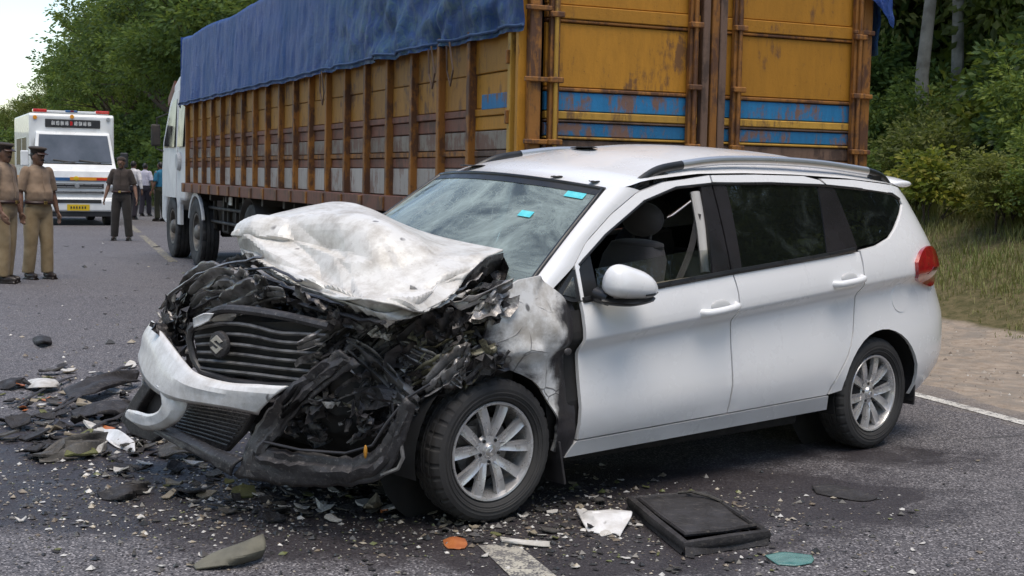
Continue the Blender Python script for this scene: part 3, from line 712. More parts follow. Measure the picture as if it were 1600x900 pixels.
m = MB(); m.grid(lambda a, b: roof_pt(lerp(-.97, .97, a), lerp(.03, .97, b)) - Vector((0, 0, .035)), 12, 12); m.build('headliner', UNDER, roof, smooth=40)
for s in (1, -1):
    def apil(a, b):
        e = Ledge(b); x = lerp(.30, .97, b ** .92); z = Fz(x); y = Ys(x, z); o = Vector((x, y, z)); p = e.lerp(o, a)
        k = 4 * a * (1 - a); return CB(p.x - .012 * k, s * (p.y + .014 * k), p.z + .016 * k)
    m = MB(); m.grid(apil, 6, 16); m.build('front_pillar', PAINT, car, smooth=60)
# roof rails
for s in (1, -1):
    def rp(x, up): return CB(x, s * (Ys(x, Fz(x)) - .045), Fz(x) + .018 + up)
    m = MB(); m.tube(crv([rp(.93, -.02), rp(1.02, .010), rp(1.15, .030), rp(1.32, .040)], 5), [.014] + [.019] * 15, 8, flat=1.2); ra = m.build('roof_rail', TRIM, roof, smooth=50)
    m = MB(); m.tube(crv([rp(1.32, .040), rp(1.6, .046), rp(2.0, .048), rp(2.4, .045), rp(2.8, .036)], 5), .0195, 8, flat=1.2); m.build('rail_bar', CHROME, ra, smooth=50)
    m = MB(); m.tube(crv([rp(2.8, .036), rp(2.95, .020), rp(3.08, -.02)], 5), .019, 8, flat=1.2)
    for xx in (1.02, 1.16, 2.88): m.box(rp(xx, -.01), (.10, .026, .05))
    tag(m.build('rail_foot', TRIM, ra, smooth=50), kind='stuff')
# tailgate, spoiler, rear bumper
m = MB(); zs = [.28 + i * .06 for i in range(20)]
m.grid(lambda a, b: CB(Xr(lerp(.28, 1.44, b)) + .05 * (1 - abs(lerp(-1, 1, a)) ** 3), lerp(-1, 1, a) * Ys(Xr(lerp(.28, 1.44, b)), lerp(.28, 1.44, b)), lerp(.28, 1.44, b)), 20, 18); m.build('tailgate', PAINT, car, smooth=50)
m = MB(); m.grid(lambda a, b: CB(3.275 + .035 * b, lerp(-.52, .52, a), lerp(1.36, 1.10, b)) + Vector((-.065, 0, 0)), 10, 6); m.build('rear_window', TINTED, car, smooth=50)
m = MB()
def spo(a, b):
    y = lerp(-.62, .62, a); e = 1 - abs(2 * a - 1) ** 5; an = 2 * pi * b; return CB(3.20 + .15 * cos(an) * (.55 + .45 * e), y, 1.462 + .018 * sin(an) + .03 * e)
m.grid(spo, 24, 12); m.ell(spo(0, 0).lerp(spo(0, .5), .5), (.085, .02, .02)); m.ell(spo(1, 0).lerp(spo(1, .5), .5), (.085, .02, .02)); m.build('roof_spoiler', PAINT, car, smooth=60)
# tail lamps
for s in (1, -1):
    lp = T2(crv([(3.00, 1.035), (3.08, 1.10), (3.24, 1.118), (3.36, 1.07), (3.42, .985), (3.38, .925), (3.26, .885), (3.03, .945), (3.00, 1.035)], 4))[:-1]
    m = MB(); panel(m, lp, side_fn(s, .022), .05, .04); l = m.build('tail_lamp', REDLENS, car, smooth=40)
    m = MB(); panel(m, [(3.12, .965), (3.34, .945), (3.38, .99), (3.20, 1.005)], side_fn(s, .0245), .05, .01); m.build('lamp_segment', LAMPIN, l, smooth=40)
    m = MB(); m.box(CB(3.13, s * .735, .29), (.012, .14, .17)); m.build('mud_flap', BLACKP, car, bevel=.004)
# ---- mirrors
for s in (1, -1):
    m = MB(); c = CB(.64, s * .935, .992); prof = []
    def mir(a, b):
        th = 2 * pi * a; q = lerp(-1, 1, b); w = (1 - abs(q) ** 3.4) ** .5; dx = .150 * q
        top = .092 * w * (1 - .30 * q); bot = .052 * w
        z = top * sin(th) if sin(th) > 0 else bot * sin(th)
        return c + Vector((-dx, s * .075 * w * cos(th) * 1.0, z + .012 * q * -1))
    m.grid(mir, 20, 16); mo = m.build('mirror_housing', PAINT, car, smooth=60)
    m = MB(); m.tube(crv([c + Vector((.13, s * -.05, -.055)), c + Vector((.02, s * .02, -.064)), c + Vector((-.13, s * .02, -.05))], 5), [.022, .03, .034, .034, .034, .034, .034, .033, .03, .026, .012], 8, flat=.5)
    m.tube([c + Vector((.10, s * -.03, -.05)), CB(.53, s * .83, .955)], [.03, .035], 8); m.build('mirror_base', TRIM, mo, smooth=50)
    m = MB(); m.tube([c + Vector((-.03, s * .071, -.030)), c + Vector((-.09, s * .062, -.028)), c + Vector((-.145, s * .03, -.024))], [.004, .006, .003], 6); m.build('mirror_slit', TRIM, mo, smooth=50)
# ---- the half lowered front windows
for s in (1, -1):
    m = MB(); panel(m, [(.575, .945), (1.32, 1.0), (1.36, 1.13), (1.20, 1.125), (.585, 1.06)] if s > 0 else [(.575, .945), (1.32, 1.0), (1.40, 1.43), (1.22, 1.42), (.98, 1.35), (.585, 1.10)], side_fn(s, -.014), .15, .005); m.build('front_door_window', CLEARG, car, smooth=30)
    m = MB(); m.tube([CB(1.335, s * .765, 1.02), CB(1.355, s * .71, 1.22), CB(1.36, s * .655, 1.40)], .022, 8, flat=1.3); m.build('pillar_trim', pm('pale_inner_trim', (.50, .48, .46), (.42, .40, .38), 4, .6) if 'pale_inner_trim' not in bpy.data.materials else bpy.data.materials['pale_inner_trim'], car, smooth=50)

# ---- interior
m = MB(); m.box(E_(1.75, 0, .33), (2.9, 1.5, .06)); m.box(E_(3.2, 0, .62), (.1, 1.35, .6)); m.build('cabin_floor', UNDER, car)
m = MB(); m.grid(lambda a, b: CB(lerp(.14, .56, b), lerp(-.7, .7, a), .93 - .10 * b ** 3 + .03 * sin(b * 3)), 10, 8); m.box(E_(.42, 0, .72), (.3, 1.4, .34)); m.build('dashboard', BLACKP, car, smooth=50)
sw = Vector((-.62, -.36, .93)); m = MB(); rot = Matrix.Rotation(R(-62), 3, 'Y')
m.tube([sw + rot @ Vector((.18 * cos(a), .18 * sin(a), 0)) for a in [2 * pi * i / 24 for i in range(25)]], .016, 8)
for a in (.2, 2.94, 4.7): m.tube([sw, sw + rot @ Vector((.18 * cos(a), .18 * sin(a), 0))], .018, 6)
m.ell(sw, (.05, .06, .06)); m.tube([sw, sw + Vector((.3, 0, -.15))], .03, 8); m.build('steering_wheel', BLACKP, car, smooth=50)
def seat(x, y, w):
    m = MB()
    def back(a, b):
        th = 2 * pi * a; zz = .50 + .62 * b; wy = w * (1 - .25 * b) * (1 if b < .97 else .8)
        cx = x + .10 + .16 * b; c_, s_ = cos(th), sin(th)
        return CB(cx + .075 * math.copysign(abs(c_) ** .6, c_), y + wy * math.copysign(abs(s_) ** .6, s_), zz)
    m.grid(back, 20, 10); m.ell(CB(x + .26, y, 1.12), (.07, w * .75, .03)); m.box(CB(x - .15, y, .47), (.5, w * 1.9, .16)); st = m.build('seat', SEAT, car, smooth=50, bevel=.03)
    m = MB(); m.ell(CB(x + .30, y, 1.245), (.062, .135, .088), 18, 10); 
    for v in m.v: pass
    m.tube([CB(x + .29, y - .06, 1.10), CB(x + .30, y - .06, 1.22)], .008, 6); m.tube([CB(x + .29, y + .06, 1.10), CB(x + .30, y + .06, 1.22)], .008, 6); m.build('headrest', SEAT, st, smooth=60)
for y in (.37, -.37): seat(1.0, y, .25)
for y in (.37, -.37): seat(1.85, y, .27)
m = MB(); m.box(E_(2.62, 0, .8), (.14, 1.3, .5)); m.build('rear_bench', SEAT, car, bevel=.04)
for s in (1, -1):
    m = MB(); panel(m, [(.5, .38), (1.44, .38), (1.44, 1.0), (.5, .93)], side_fn(s, -.09), .2, .05); m.build('door_card', BEIGE, car)
m = MB(); m.tube(crv([CB(1.34, .70, 1.30), CB(1.33, .66, 1.10), CB(1.25, .60, .85)], 4), .02, 6, flat=.2); m.build('seat_belt', SEAT, car)

# ---- underbody and wheel housings
m = MB(); m.box(E_(1.3, 0, .24), (1.7, 1.45, .10)); m.box(E_(2.75, 0, .42), (1.2, 1.05, .34)); m.box(E_(3.3, 0, .38), (.3, 1.1, .22)); m.box(E_(.1, 0, .40), (.9, .98, .36)); m.box(E_(1.6, 0, .36), (2.5, 1.3, .14)); m.build('underbody', UNDER, car, bevel=.02)
for s in (1, -1):
    for cx, cz, r_ in ((2.745, .31, .385), (-.03, .31, .375)):
        m = MB(); m.grid(lambda a, b: E_(cx + r_ * cos(lerp(R(-12), R(192), a)), s * lerp(.50, .80 if cx > 1 else .77, b), cz + r_ * sin(lerp(R(-12), R(192), a))), 24, 3)
        m.grid(lambda a, b: E_(cx + r_ * b * cos(2 * pi * a), s * .50, cz + r_ * b * sin(2 * pi * a)), 24, 1); m.build('wheel_housing', UNDER, car, smooth=60)
# ---- wheels
def make_wheel():
    w = bpy.data.objects.new('wheel', None); COL.objects.link(w); w.parent = car
    R0, W = .3105, .0925; m = MB(); n = 240
    prof = [(.212, .062), (.222, .078), (.245, .091), (.270, .094), (.288, .088), (.300, .077)]
    grooves = [(.3055, .070), (.3085, .062), (.3095, .046), (.3035, .044), (.3035, .038), (.3103, .036), (.3105, .014), (.3035, .012), (.3035, .004), (.3105, .002)]
    full = prof + grooves; full = full + [(r_, -h) for r_, h in reversed(full)]
    vs = []
    for r_, h in full:
        for j in range(n):
            a = 2 * pi * j / n; rr = r_
            if abs(h) > .030 and r_ > .296 and abs(h) < .080 and (j + (2 if h > 0 else 0)) % 7 < 2: rr -= .006
            if abs(h) <= .030 and r_ > .309 and (j + int(abs(h) * 260)) % 8 == 0: rr -= .0035
            vs.append((rr * cos(a), h, rr * sin(a)))
    k = len(full); m.add(vs, [(i * n + j, i * n + (j + 1) % n, (i + 1) * n + (j + 1) % n, (i + 1) * n + j) for i in range(k - 1) for j in range(n)])
    m.lathe([(.250, .0935), (.252, .0955), (.256, .0955), (.258, .0935)], 64); m.lathe([(.232, .0875), (.234, .0895), (.237, .0895), (.239, .0880)], 64)
    m.build('tyre', RUBBER, w, smooth=18)
    m = MB(); m.lathe([(.2125, .060), (.214, .074), (.211, .078), (.203, .076), (.198, .066), (.194, .040), (.186, .01), (.186, -.075), (.20, -.08)], 64); rim = m.build('rim', ALLOY, w, smooth=40)
    m = MB()
    for i in range(5):
        for o in (-1, 1):
            a = 2 * pi * i / 5 + pi / 2 + o * R(17.5); d = Vector((cos(a), 0, sin(a))); p = Vector((-sin(a), 0, cos(a)))
            st = 9; rows = []
            for q in range(st):
                f = q / (st - 1); r_ = lerp(.045, .197, f); wd = lerp(.019, .026, f) ; y = .060 - .020 * (1 - f) ** 2 + .004 * sin(pi * f) - .002 * f
                c = d * r_ + Vector((0, y, 0)) + p * (-o) * .012 * (1 - f)
                rows.append([c - p * wd + Vector((0, -.020, 0)), c - p * wd * .92, c - p * wd * .3 + Vector((0, -.006, 0)), c + p * wd * .3 + Vector((0, -.006, 0)), c + p * wd * .92, c + p * wd + Vector((0, -.020, 0))])
            m.add([v for r_ in rows for v in r_], [(q * 6 + j, q * 6 + j + 1, (q + 1) * 6 + j + 1, (q + 1) * 6 + j) for q in range(st - 1) for j in range(5)])
    m.lathe([(.0, .054), (.030, .054), (.033, .050), (.036, .044), (.062, .041), (.070, .030)], 40); m.build('spokes', ALLOY, rim, smooth=35)
    for i in range(5):
        a = 2 * pi * i / 5 + pi / 2 + R(36); m = MB(); m.tube([(.050 * cos(a), .036, .050 * sin(a)), (.050 * cos(a), .048, .050 * sin(a))], .0075, 8); m.build('lug_nut', TRIM, rim)
    m = MB(); m.lathe([(.0, .0575), (.022, .0575), (.026, .055), (.028, .050)], 32)
    m.tube([(.012, .0585, .010), (-.006, .0585, .012), (.008, .0585, -.004), (-.012, .0585, -.012)], .0028, 6); m.build('centre_cap', CHROME, rim, smooth=40)
    m = MB(); m.lathe([(.05, -.01), (.135, -.01), (.135, -.022), (.05, -.022)], 40); m.box((.09, -.016, .07), (.10, .05, .07)); m.build('brake_disc', MIDM, w, smooth=40)
    return w
wh = make_wheel(); first = True
for x, y, s, tilt, steer in ((0, .712, 1, R(-2), R(-3)), (2.74, .715, 1, 0, 0), (0, -.712, -1, 0, R(-3)), (2.74, -.715, -1, 0, 0)):
    o = wh if first else copy_tree(wh, car); first = False
    o.location = (-x, y, .3105); o.rotation_euler = (tilt, R(-37 * x), steer + (0 if s > 0 else pi))

# ================================================================== THE CRUSHED FRONT
def facet(seed, n, amp):
    """height function on the unit square: random folds meeting in sharp creases"""
    rnd = random.Random(seed)
    P = [Vector((0, 0)), Vector((1, 0)), Vector((1, 1)), Vector((0, 1))] + [Vector((i / 3, e)) for i in (1, 2) for e in (0, 1)] + [Vector((e, i / 3)) for i in (1, 2) for e in (0, 1)]
    P += [Vector((rnd.uniform(.04, .96), rnd.uniform(.04, .96))) for _ in range(n)]
    r = delaunay_2d_cdt(P, [], [], 0, 1e-5); V, T = r[0], r[2]; H = [rnd.uniform(-amp, amp) for _ in V]
    tr = []
    for a, b, c in T:
        A, B, C = V[a], V[b], V[c]; d = (B.y - C.y) * (A.x - C.x) + (C.x - B.x) * (A.y - C.y)
        if abs(d) > 1e-9: tr.append((A, B, C, d, H[a], H[b], H[c]))
    def h(u, v):
        for A, B, C, d, ha, hb, hc in tr:
            l1 = ((B.y - C.y) * (u - C.x) + (C.x - B.x) * (v - C.y)) / d; l2 = ((C.y - A.y) * (u - C.x) + (A.x - C.x) * (v - C.y)) / d
            if l1 >= -1e-4 and l2 >= -1e-4 and l1 + l2 <= 1.0001: return l1 * ha + l2 * hb + (1 - l1 - l2) * hc
        return 0.0
    return h
def cat_grid(rows, nu, nv):
    """smooth surface through a grid of 3d control points; returns [(nv+1) x (nu+1)] points"""
    rr = [crv(r, 8) for r in rows]
    def at(l, t): k = t * (len(l) - 1); i = min(int(k), len(l) - 2); return l[i].lerp(l[i + 1], k - i)
    cols = [crv([at(r, u / nu) for r in rr], 8) for u in range(nu + 1)]
    return [[at(c, v / nv) for c in cols] for v in range(nv + 1)]
def sheet(mb, G, disp=None, soot=None):
    nv, nu = len(G) - 1, len(G[0]) - 1; vs = []
    for j in range(nv + 1):
        for i in range(nu + 1):
            p = G[j][i]
            if disp:
                a = G[j][min(i + 1, nu)] - G[j][max(i - 1, 0)]; b = G[min(j + 1, nv)][i] - G[max(j - 1, 0)][i]; n = a.cross(b)
                if n.length > 1e-9: n.normalize()
                p = p + n * disp(i / nu, j / nv)
            vs.append(p)
    return mb.add(vs, [(j * (nu + 1) + i, j * (nu + 1) + i + 1, (j + 1) * (nu + 1) + i + 1, (j + 1) * (nu + 1) + i) for j in range(nv) for i in range(nu)])
def solid(o, t):
    s = o.modifiers.new('thickness', 'SOLIDIFY'); s.thickness = t; s.offset = 0; return o
def set_soot(o, fn):
    a = o.data.attributes.new('soot', 'FLOAT', 'POINT'); a.data.foreach_set('value', [fn(v.co) for v in o.data.vertices])

# ---- bonnet, folded up into a tent
HR = [[(462, 332, -.06), (520, 321, -.0), (572, 330, .08), (628, 353, .15), (695, 375, .17), (786, 395, .18)],
      [(382, 348, -.40), (440, 343, -.38), (512, 344, -.31), (585, 352, -.26), (648, 384, -.18), (758, 405, .03)],
      [(377, 374, -.44), (430, 384, -.45), (500, 398, -.45), (572, 413, -.44), (645, 428, -.36), (736, 424, -.08)],
      [(382, 398, -.50), (430, 412, -.55), (500, 430, -.58), (562, 452, -.59), (645, 462, -.47), (718, 440, -.14)],
      [(396, 413, -.53), (440, 438, -.60), (500, 459, -.64), (562, 481, -.66), (614, 490, -.60), (706, 452, -.20)]]
G = cat_grid([[EV(onx(*p)) for p in r] for r in HR], 84, 76)
h1 = facet(5, 22, .085); h2 = facet(8, 60, .036); h3 = facet(18, 300, .006)
def hd(u, v): k = sstep(.12, .4, v); return (h1(u, v) * (.15 + .85 * k) + h2(u, v) * (.25 + .75 * k)) 
m = MB(); sheet(m, G, hd); hood = solid(m.build('bonnet', HOODM, car, smooth=7), .008)
set_soot(hood, lambda c: -.25 + .55 * sstep(.02, .0, abs(ns(c.x * 3, c.y * 3, 5))) * .4)
# the bonnet's torn inner frame under the lip
lip = [G[-1][i] for i in range(85)]
m = MB(); sheet(m, [[p + Vector((-.0, 0, .006)) for p in lip], [p + Vector((-.03, .0, -.022 - .012 * ns(i * .4, 1))) for i, p in enumerate(lip)], [p + Vector((-.09, 0, -.018 + .02 * ns(i * .5, 7))) for i, p in enumerate(lip)]])
solid(m.build('bonnet_inner_frame', PALEM, car, smooth=30), .004)
ed = [G[j][-1] for j in range(77)]
m = MB(); sheet(m, [ed, [p + Vector((-.02, -.02, -.03 + .015 * ns(i * .3, 3))) for i, p in enumerate(ed)], [p + Vector((-.10, -.07, -.06)) for p in ed]]); solid(m.build('bonnet_side_flange', DARKM, car, smooth=30), .004)

# ---- dark bulk of the engine bay
m = MB()
def bulk(a, b):
    th = lerp(0, 2 * pi, a); q = lerp(-1, 1, b); w = max(.02, 1 - abs(q) ** 6) ** .5
    x = -.27 + .40 * cos(th) * w; y = -.02 + .66 * q; z = .56 + .30 * sin(th) * w
    n = noise.turbulence_vector(Vector((x * 5, y * 5, z * 5)), 3, False) * .05
    return E_(x + n.x, y + n.y, z + n.z)
m.grid(bulk, 60, 60); m.build('engine', UNDER, car, smooth=30)
m = MB(); m.box(E_(.10, 0, .72), (.12, 1.42, .52)); m.build('bulkhead', UNDER, car)
m = MB(); m.grid(lambda a, b: E_(lerp(-.02, .22, b), lerp(-.72, .74, a), .90 + .06 * b + .03 * ns(a * 14, b * 5)), 40, 6); m.build('scuttle_panel', BLACKP, car, smooth=30)

# ---- grille with emblem (skewed, right end forward)
GA, GB = (-.875, -.36), (-.665, .56)
def gp(px, py, off=0.0): return EV(onab(px, py, GA, GB, off))
gl = empty('grille'); gl.parent = car
tl, tr_, bl, br = (300, 505), (517, 502), (312, 578), (478, 598)
top = crv([(300, 508, 0), (318, 492, 0), (352, 476, 0), (430, 484, 0), (517, 503, 0)], 5)
m = MB(); m.tube([gp(p.x, p.y + 7, -.0) for p in top], .024, 8, flat=.8); m.build('top_bar', GREYP, gl, smooth=40)
for k in range(1, 7):
    f = k / 6.6; pts = []
    for i in range(13):
        u = i / 12; x = lerp(lerp(304, 314, f), lerp(516, 484, f), u); y0 = lerp(498, 506, u) - 16 * sin(pi * min(1, u * 1.6)) * (1 - f); y = lerp(y0, lerp(578, 600, u), f) + 1.2 * ns(u * 3, k * 2)
        pts.append(gp(x, y + 4, .004 * ns(u * 5, k)))
    m = MB(); m.tube(pts, .0115, 6, flat=.75); m.build('slat', pm('dusty_grille_slat', (.20, .19, .18), (.07, .065, .062), 14, .42, .2) if k == 1 else bpy.data.materials['dusty_grille_slat'], gl, smooth=40)
m = MB(); m.tube([gp(*p) for p in ((302, 506), (296, 530), (303, 560), (316, 582), (360, 596), (420, 603), (478, 603))], .017, 8); m.build('surround', BLACKP, gl, smooth=40)
m = MB(); m.add([gp(300, 505, -.035), gp(517, 502, -.035), gp(484, 600, -.035), gp(312, 580, -.035)], [(0, 1, 2, 3)]); m.build('grille_backing', UNDER, gl)
ec = gp(342, 538, .022); gx = (gp(400, 545) - gp(342, 538)); gx.z = 0; gx.normalize(); gn = Vector((gx.y, -gx.x, 0)); gn = gn if gn.x > 0 else -gn
EM = Matrix((gx, gn, Vector((0, 0, 1)))).transposed().to_4x4(); EM.translation = ec
m = MB(); m.lathe([(0, .010), (.050, .009), (.056, .004), (.058, -.012)], 32, mat=EM); em = m.build('emblem', GREYP, gl, smooth=40)
m = MB(); zz = [(.034, .012), (.018, .026), (0, .036), (-.034, .014), (.010, -.006), (-.034, -.012), (-.016, -.026), (0, -.036), (.034, -.014), (-.010, .006)]
zz = [(.0, .040), (-.036, .014), (-.012, .002), (.014, -.011), (.0, -.019), (-.022, -.008), (-.036, -.016), (.0, -.040), (.036, -.014), (.012, -.002), (-.014, .011), (.0, .019), (.022, .008), (.036, .016)]
m.prism(zz, lambda a, b: EM @ Vector((a, .008, b)), lambda a, b: EM @ Vector((a, .0165, b))); m.build('emblem_letter', CHROME, em)
m = MB(); G2 = [[gp(*p) for p in r] for r in ([(352, 482, .03), (400, 486, .03)], [(330, 500, .02), (350, 505, .03)])]
m = MB(); sheet(m, cat_grid([[gp(302, 497, .03), gp(318, 490, .045), gp(334, 490, .04)], [gp(303, 512, .03), gp(314, 508, .04), (gp(327, 501, .04))]], 6, 6), lambda a, b: .008 * sin(pi * a) * sin(pi * b)); solid(m.build('paint_flake', BUMPW, gl, smooth=40), .005)

# ---- bumper
def strip(cols, bulge=.03, n=8, sub=6):
    U = crv([EV(onx(a, b, x)) for a, b, _, _, x in cols], sub); L = crv([EV(onx(c, d, x)) for _, _, c, d, x in cols], sub)
    return [[u.lerp(l, j / n) + Vector((bulge * (min(1, j / n * 3.2) if j < n else .75), 0, 0)) for u, l in zip(U, L)] for j in range(n + 1)]
m = MB(); g = strip([(240, 502, 226, 562, -.70), (262, 530, 236, 592, -.80), (287, 562, 258, 613, -.86), (312, 586, 290, 624, -.89), (360, 600, 340, 632, -.885), (410, 603, 380, 638, -.86), (452, 604, 414, 645, -.82)], .035)
fb = facet(71, 16, .007); sheet(m, g, lambda u, v: fb(u, v)); bu = solid(m.build('front_bumper', BUMPW, car, smooth=16), .014)
m = MB(); sheet(m, strip([(292, 612, 252, 600, -.87), (291, 640, 262, 624, -.88), (276, 660, 257, 641, -.88), (248, 672, 242, 647, -.86), (224, 669, 222, 642, -.83), (204, 654, 209, 640, -.79)], .03), lambda u, v: .003 * fbm(u * 8, v * 4)); solid(m.build('bumper_prong', BUMPW, bu, smooth=22), .012)
m = MB(); m.tube([EV(onx(*p)) for p in ((231, 556, -.71), (227, 580, -.70), (223, 606, -.69))], [.016, .014, .008], 8); m.build('bumper_end', BUMPW, bu, smooth=60)
def plate(px, x0, x1, mat, name, smooth=None, bev=.008, disp=0):
    m = MB(); P0 = [EV(onx(*p, x0)) for p in px]; P1 = [p + Vector((x0 - x1, 0, 0)) for p in P0]; n = len(px)
    m.add(P0 + P1, [tuple(range(n)), tuple(range(n, 2 * n))[::-1]] + [(i, (i + 1) % n, (i + 1) % n + n, i + n) for i in range(n)]); return m.build(name, mat, bu, bevel=bev)
plate([(224, 596), (206, 622), (187, 655), (203, 678), (236, 691), (264, 672), (236, 664), (210, 652), (216, 636), (236, 606)], -.77, -.72, GREYP, 'fog_lamp_bezel')
plate([(230, 562), (260, 612), (285, 622), (287, 648), (258, 664), (222, 652), (226, 600)], -.72, -.68, BLACKP, 'fog_lamp_recess')
plate([(292, 624), (398, 641), (378, 678), (352, 706), (258, 674)], -.80, -.77, BLACKP, 'lower_grille')
for k in range(9):
    f = (k + .6) / 9.6; m = MB(); a = (lerp(300, 268, f), lerp(632, 674, f)); b = (lerp(392, 352, f), lerp(645, 702, f))
    m.tube([EV(onx(a[0], a[1], -.825)), EV(onx((a[0] + b[0]) / 2, (a[1] + b[1]) / 2 - 1 + 2 * ns(k, 2), -.83)), EV(onx(b[0], b[1], -.825))], .0045, 5); m.build('mesh_rib', GREYP, bu)
for k in range(12):
    f = (k + .5) / 12; m = MB(); m.tube([EV(onx(lerp(302, 388, f), lerp(632, 645, f), -.823)), EV(onx(lerp(268, 352, f), lerp(674, 702, f), -.823))], .003, 4); m.build('mesh_bar', GREYP, bu)
m = MB(); g = strip([(255, 664, 250, 675, -.83), (300, 683, 296, 699, -.865), (345, 704, 338, 722, -.87), (380, 716, 370, 742, -.86)], .03); sheet(m, g, lambda u, v: .006 * fbm(u * 9, v * 5)); solid(m.build('lower_lip', GREYP, bu, smooth=40), .012)
PA, PB = (-.87, .12), (-.57, .84)
def pp(px, py, off=0.0): return EV(onab(px, py, PA, PB, off))
def pstrip(cols, bulge, n=8, sub=5, off=0.0):
    U = crv([pp(a, b, off) for a, b, _, _ in cols], sub); L = crv([pp(c, d, off) for _, _, c, d in cols], sub)
    U = [p + Vector((.012 * ns(i * 1.9, 4), 0, .022 * ns(i * 1.3, 8))) for i, p in enumerate(U)]; L = [p + Vector((.012 * ns(i * 1.7, 14), 0, .016 * ns(i * 1.4, 18))) for i, p in enumerate(L)]
    bd = Vector((.75, .65, 0)); return [[u.lerp(l, j / n) + bd * bulge * sin(pi * j / n) for u, l in zip(U, L)] for j in range(n + 1)]
m = MB(); g = pstrip([(538, 552, 562, 566), (505, 568, 532, 582), (468, 594, 496, 612), (434, 626, 464, 644), (408, 660, 438, 684), (384, 696, 418, 708), (372, 738, 425, 752)], .022)
f1 = facet(31, 34, .028); sheet(m, g, lambda u, v: f1(u, v) + .006 * fbm(u * 14, v * 6)); solid(m.build('torn_bumper_side', GREYP, bu, smooth=26), .012)
m = MB(); g = pstrip([(404, 694, 372, 738), (430, 700, 430, 752), (480, 708, 482, 758), (540, 714, 540, 757), (585, 702, 592, 746), (606, 676, 616, 716), (622, 648, 632, 676), (640, 618, 647, 632)], .03)
f2 = facet(33, 30, .022); sheet(m, g, lambda u, v: f2(u, v)); solid(m.build('bumper_corner', GREYP, bu, smooth=26), .012)
m = MB(); m.tube([pp(*p, .02) for p in ((412, 690), (470, 703), (540, 708), (582, 696), (605, 660), (636, 622), (672, 600))], .006, 6); m.build('bumper_edge', BLACKP, bu, smooth=50)
m = MB(); m.tube([pp(626, 690, .01), pp(630, 715, .01), pp(622, 732, .01), pp(596, 742, .01)], .008, 6); m.build('hanging_bracket', MIDM, bu, smooth=50)
m = MB(); m.ell(pp(571, 706, .035), (.008, .008, .028), 8, 6); m.build('amber_reflector', pm('amber_lens', (.55, .25, .03), (.4, .18, .03), 9, .3), bu, smooth=60)

# ---- left front wing, torn and scraped
WING = [(-.20, .60)] + arc(-.03, .31, .352, R(118), R(-6), 16) + [(.40, .235), (.437, .30), (.437, .86), (.425, .915), (.36, .94), (.30, .985), (.22, 1.045), (.10, 1.03), (.0, .985), (-.07, .915), (-.10, .80), (-.17, .70)]
fw = facet(41, 30, .028); fw2 = facet(42, 90, .006)
def wing_fn(x, z, d):
    u = clamp((x + .22) / .68); v = clamp((z - .22) / .84); k = sstep(.44, .30, x)
    y = Ys(x, z) - .035 * sstep(.32, .42, x) * sstep(.25, .5, z) + (fw(u, v) + fw2(u, v)) * k - .03 * sstep(.05, -.2, x) + .015 * sstep(.25, .0, abs(x - .15)) - d
    return CB(x, y, z)
m = MB(); panel(m, WING, wing_fn, .02, .012); wing = m.build('front_wing', FENDER, car, smooth=38)
def wsoot(c):
    x = -c.x; z = c.z; v = .62 * sstep(.25, .36, x + .08 * ns(z * 5, 3)) * sstep(1.0, .85, z) + .6 * sstep(.10, -.12, x) * sstep(1.0, .75, z) + .22 * sstep(.80, .62, z) * sstep(.34, .1, abs(x))
    return v - .04
set_soot(wing, wsoot)
m = MB(); panel(m, [(.30, .22), (.44, .24), (.44, .98), (.28, 1.0), (.2, .9), (.28, .6)], side_fn(1, -.05), .1, 0); m.build('wing_liner', UNDER, car)
m = MB(); m.ell(CB(.335, .868, .72), (.022, .006, .016), 12, 8); m.build('side_repeater', GREYP, wing, smooth=60)
m = MB(); m.box(E_(.36, .76, .22), (.012, .13, .20), rot=Matrix.Rotation(R(12), 3, 'Y')); m.build('splash_guard', BLACKP, car, bevel=.004)

# ---- right front wing, pushed in (mostly hidden)
m = MB(); g = cat_grid([[CB(x, -Ys(x, .66) + .04, .66 + .03 * ns(x * 5, 2)) for x in (.43, .2, 0, -.2, -.4, -.6)], [CB(x, -Ys(x, .8) + .05 + .03 * ns(x * 6, 1), .80) for x in (.43, .2, 0, -.2, -.4, -.6)], [CB(x, -.70 + .05 * ns(x * 7, 4), .93) for x in (.43, .2, 0, -.2, -.38, -.55)]], 40, 16)
f3 = facet(55, 40, .03); sheet(m, g, lambda u, v: f3(u, v)); solid(m.build('crushed_right_wing', FENDER, car, smooth=24), .006)

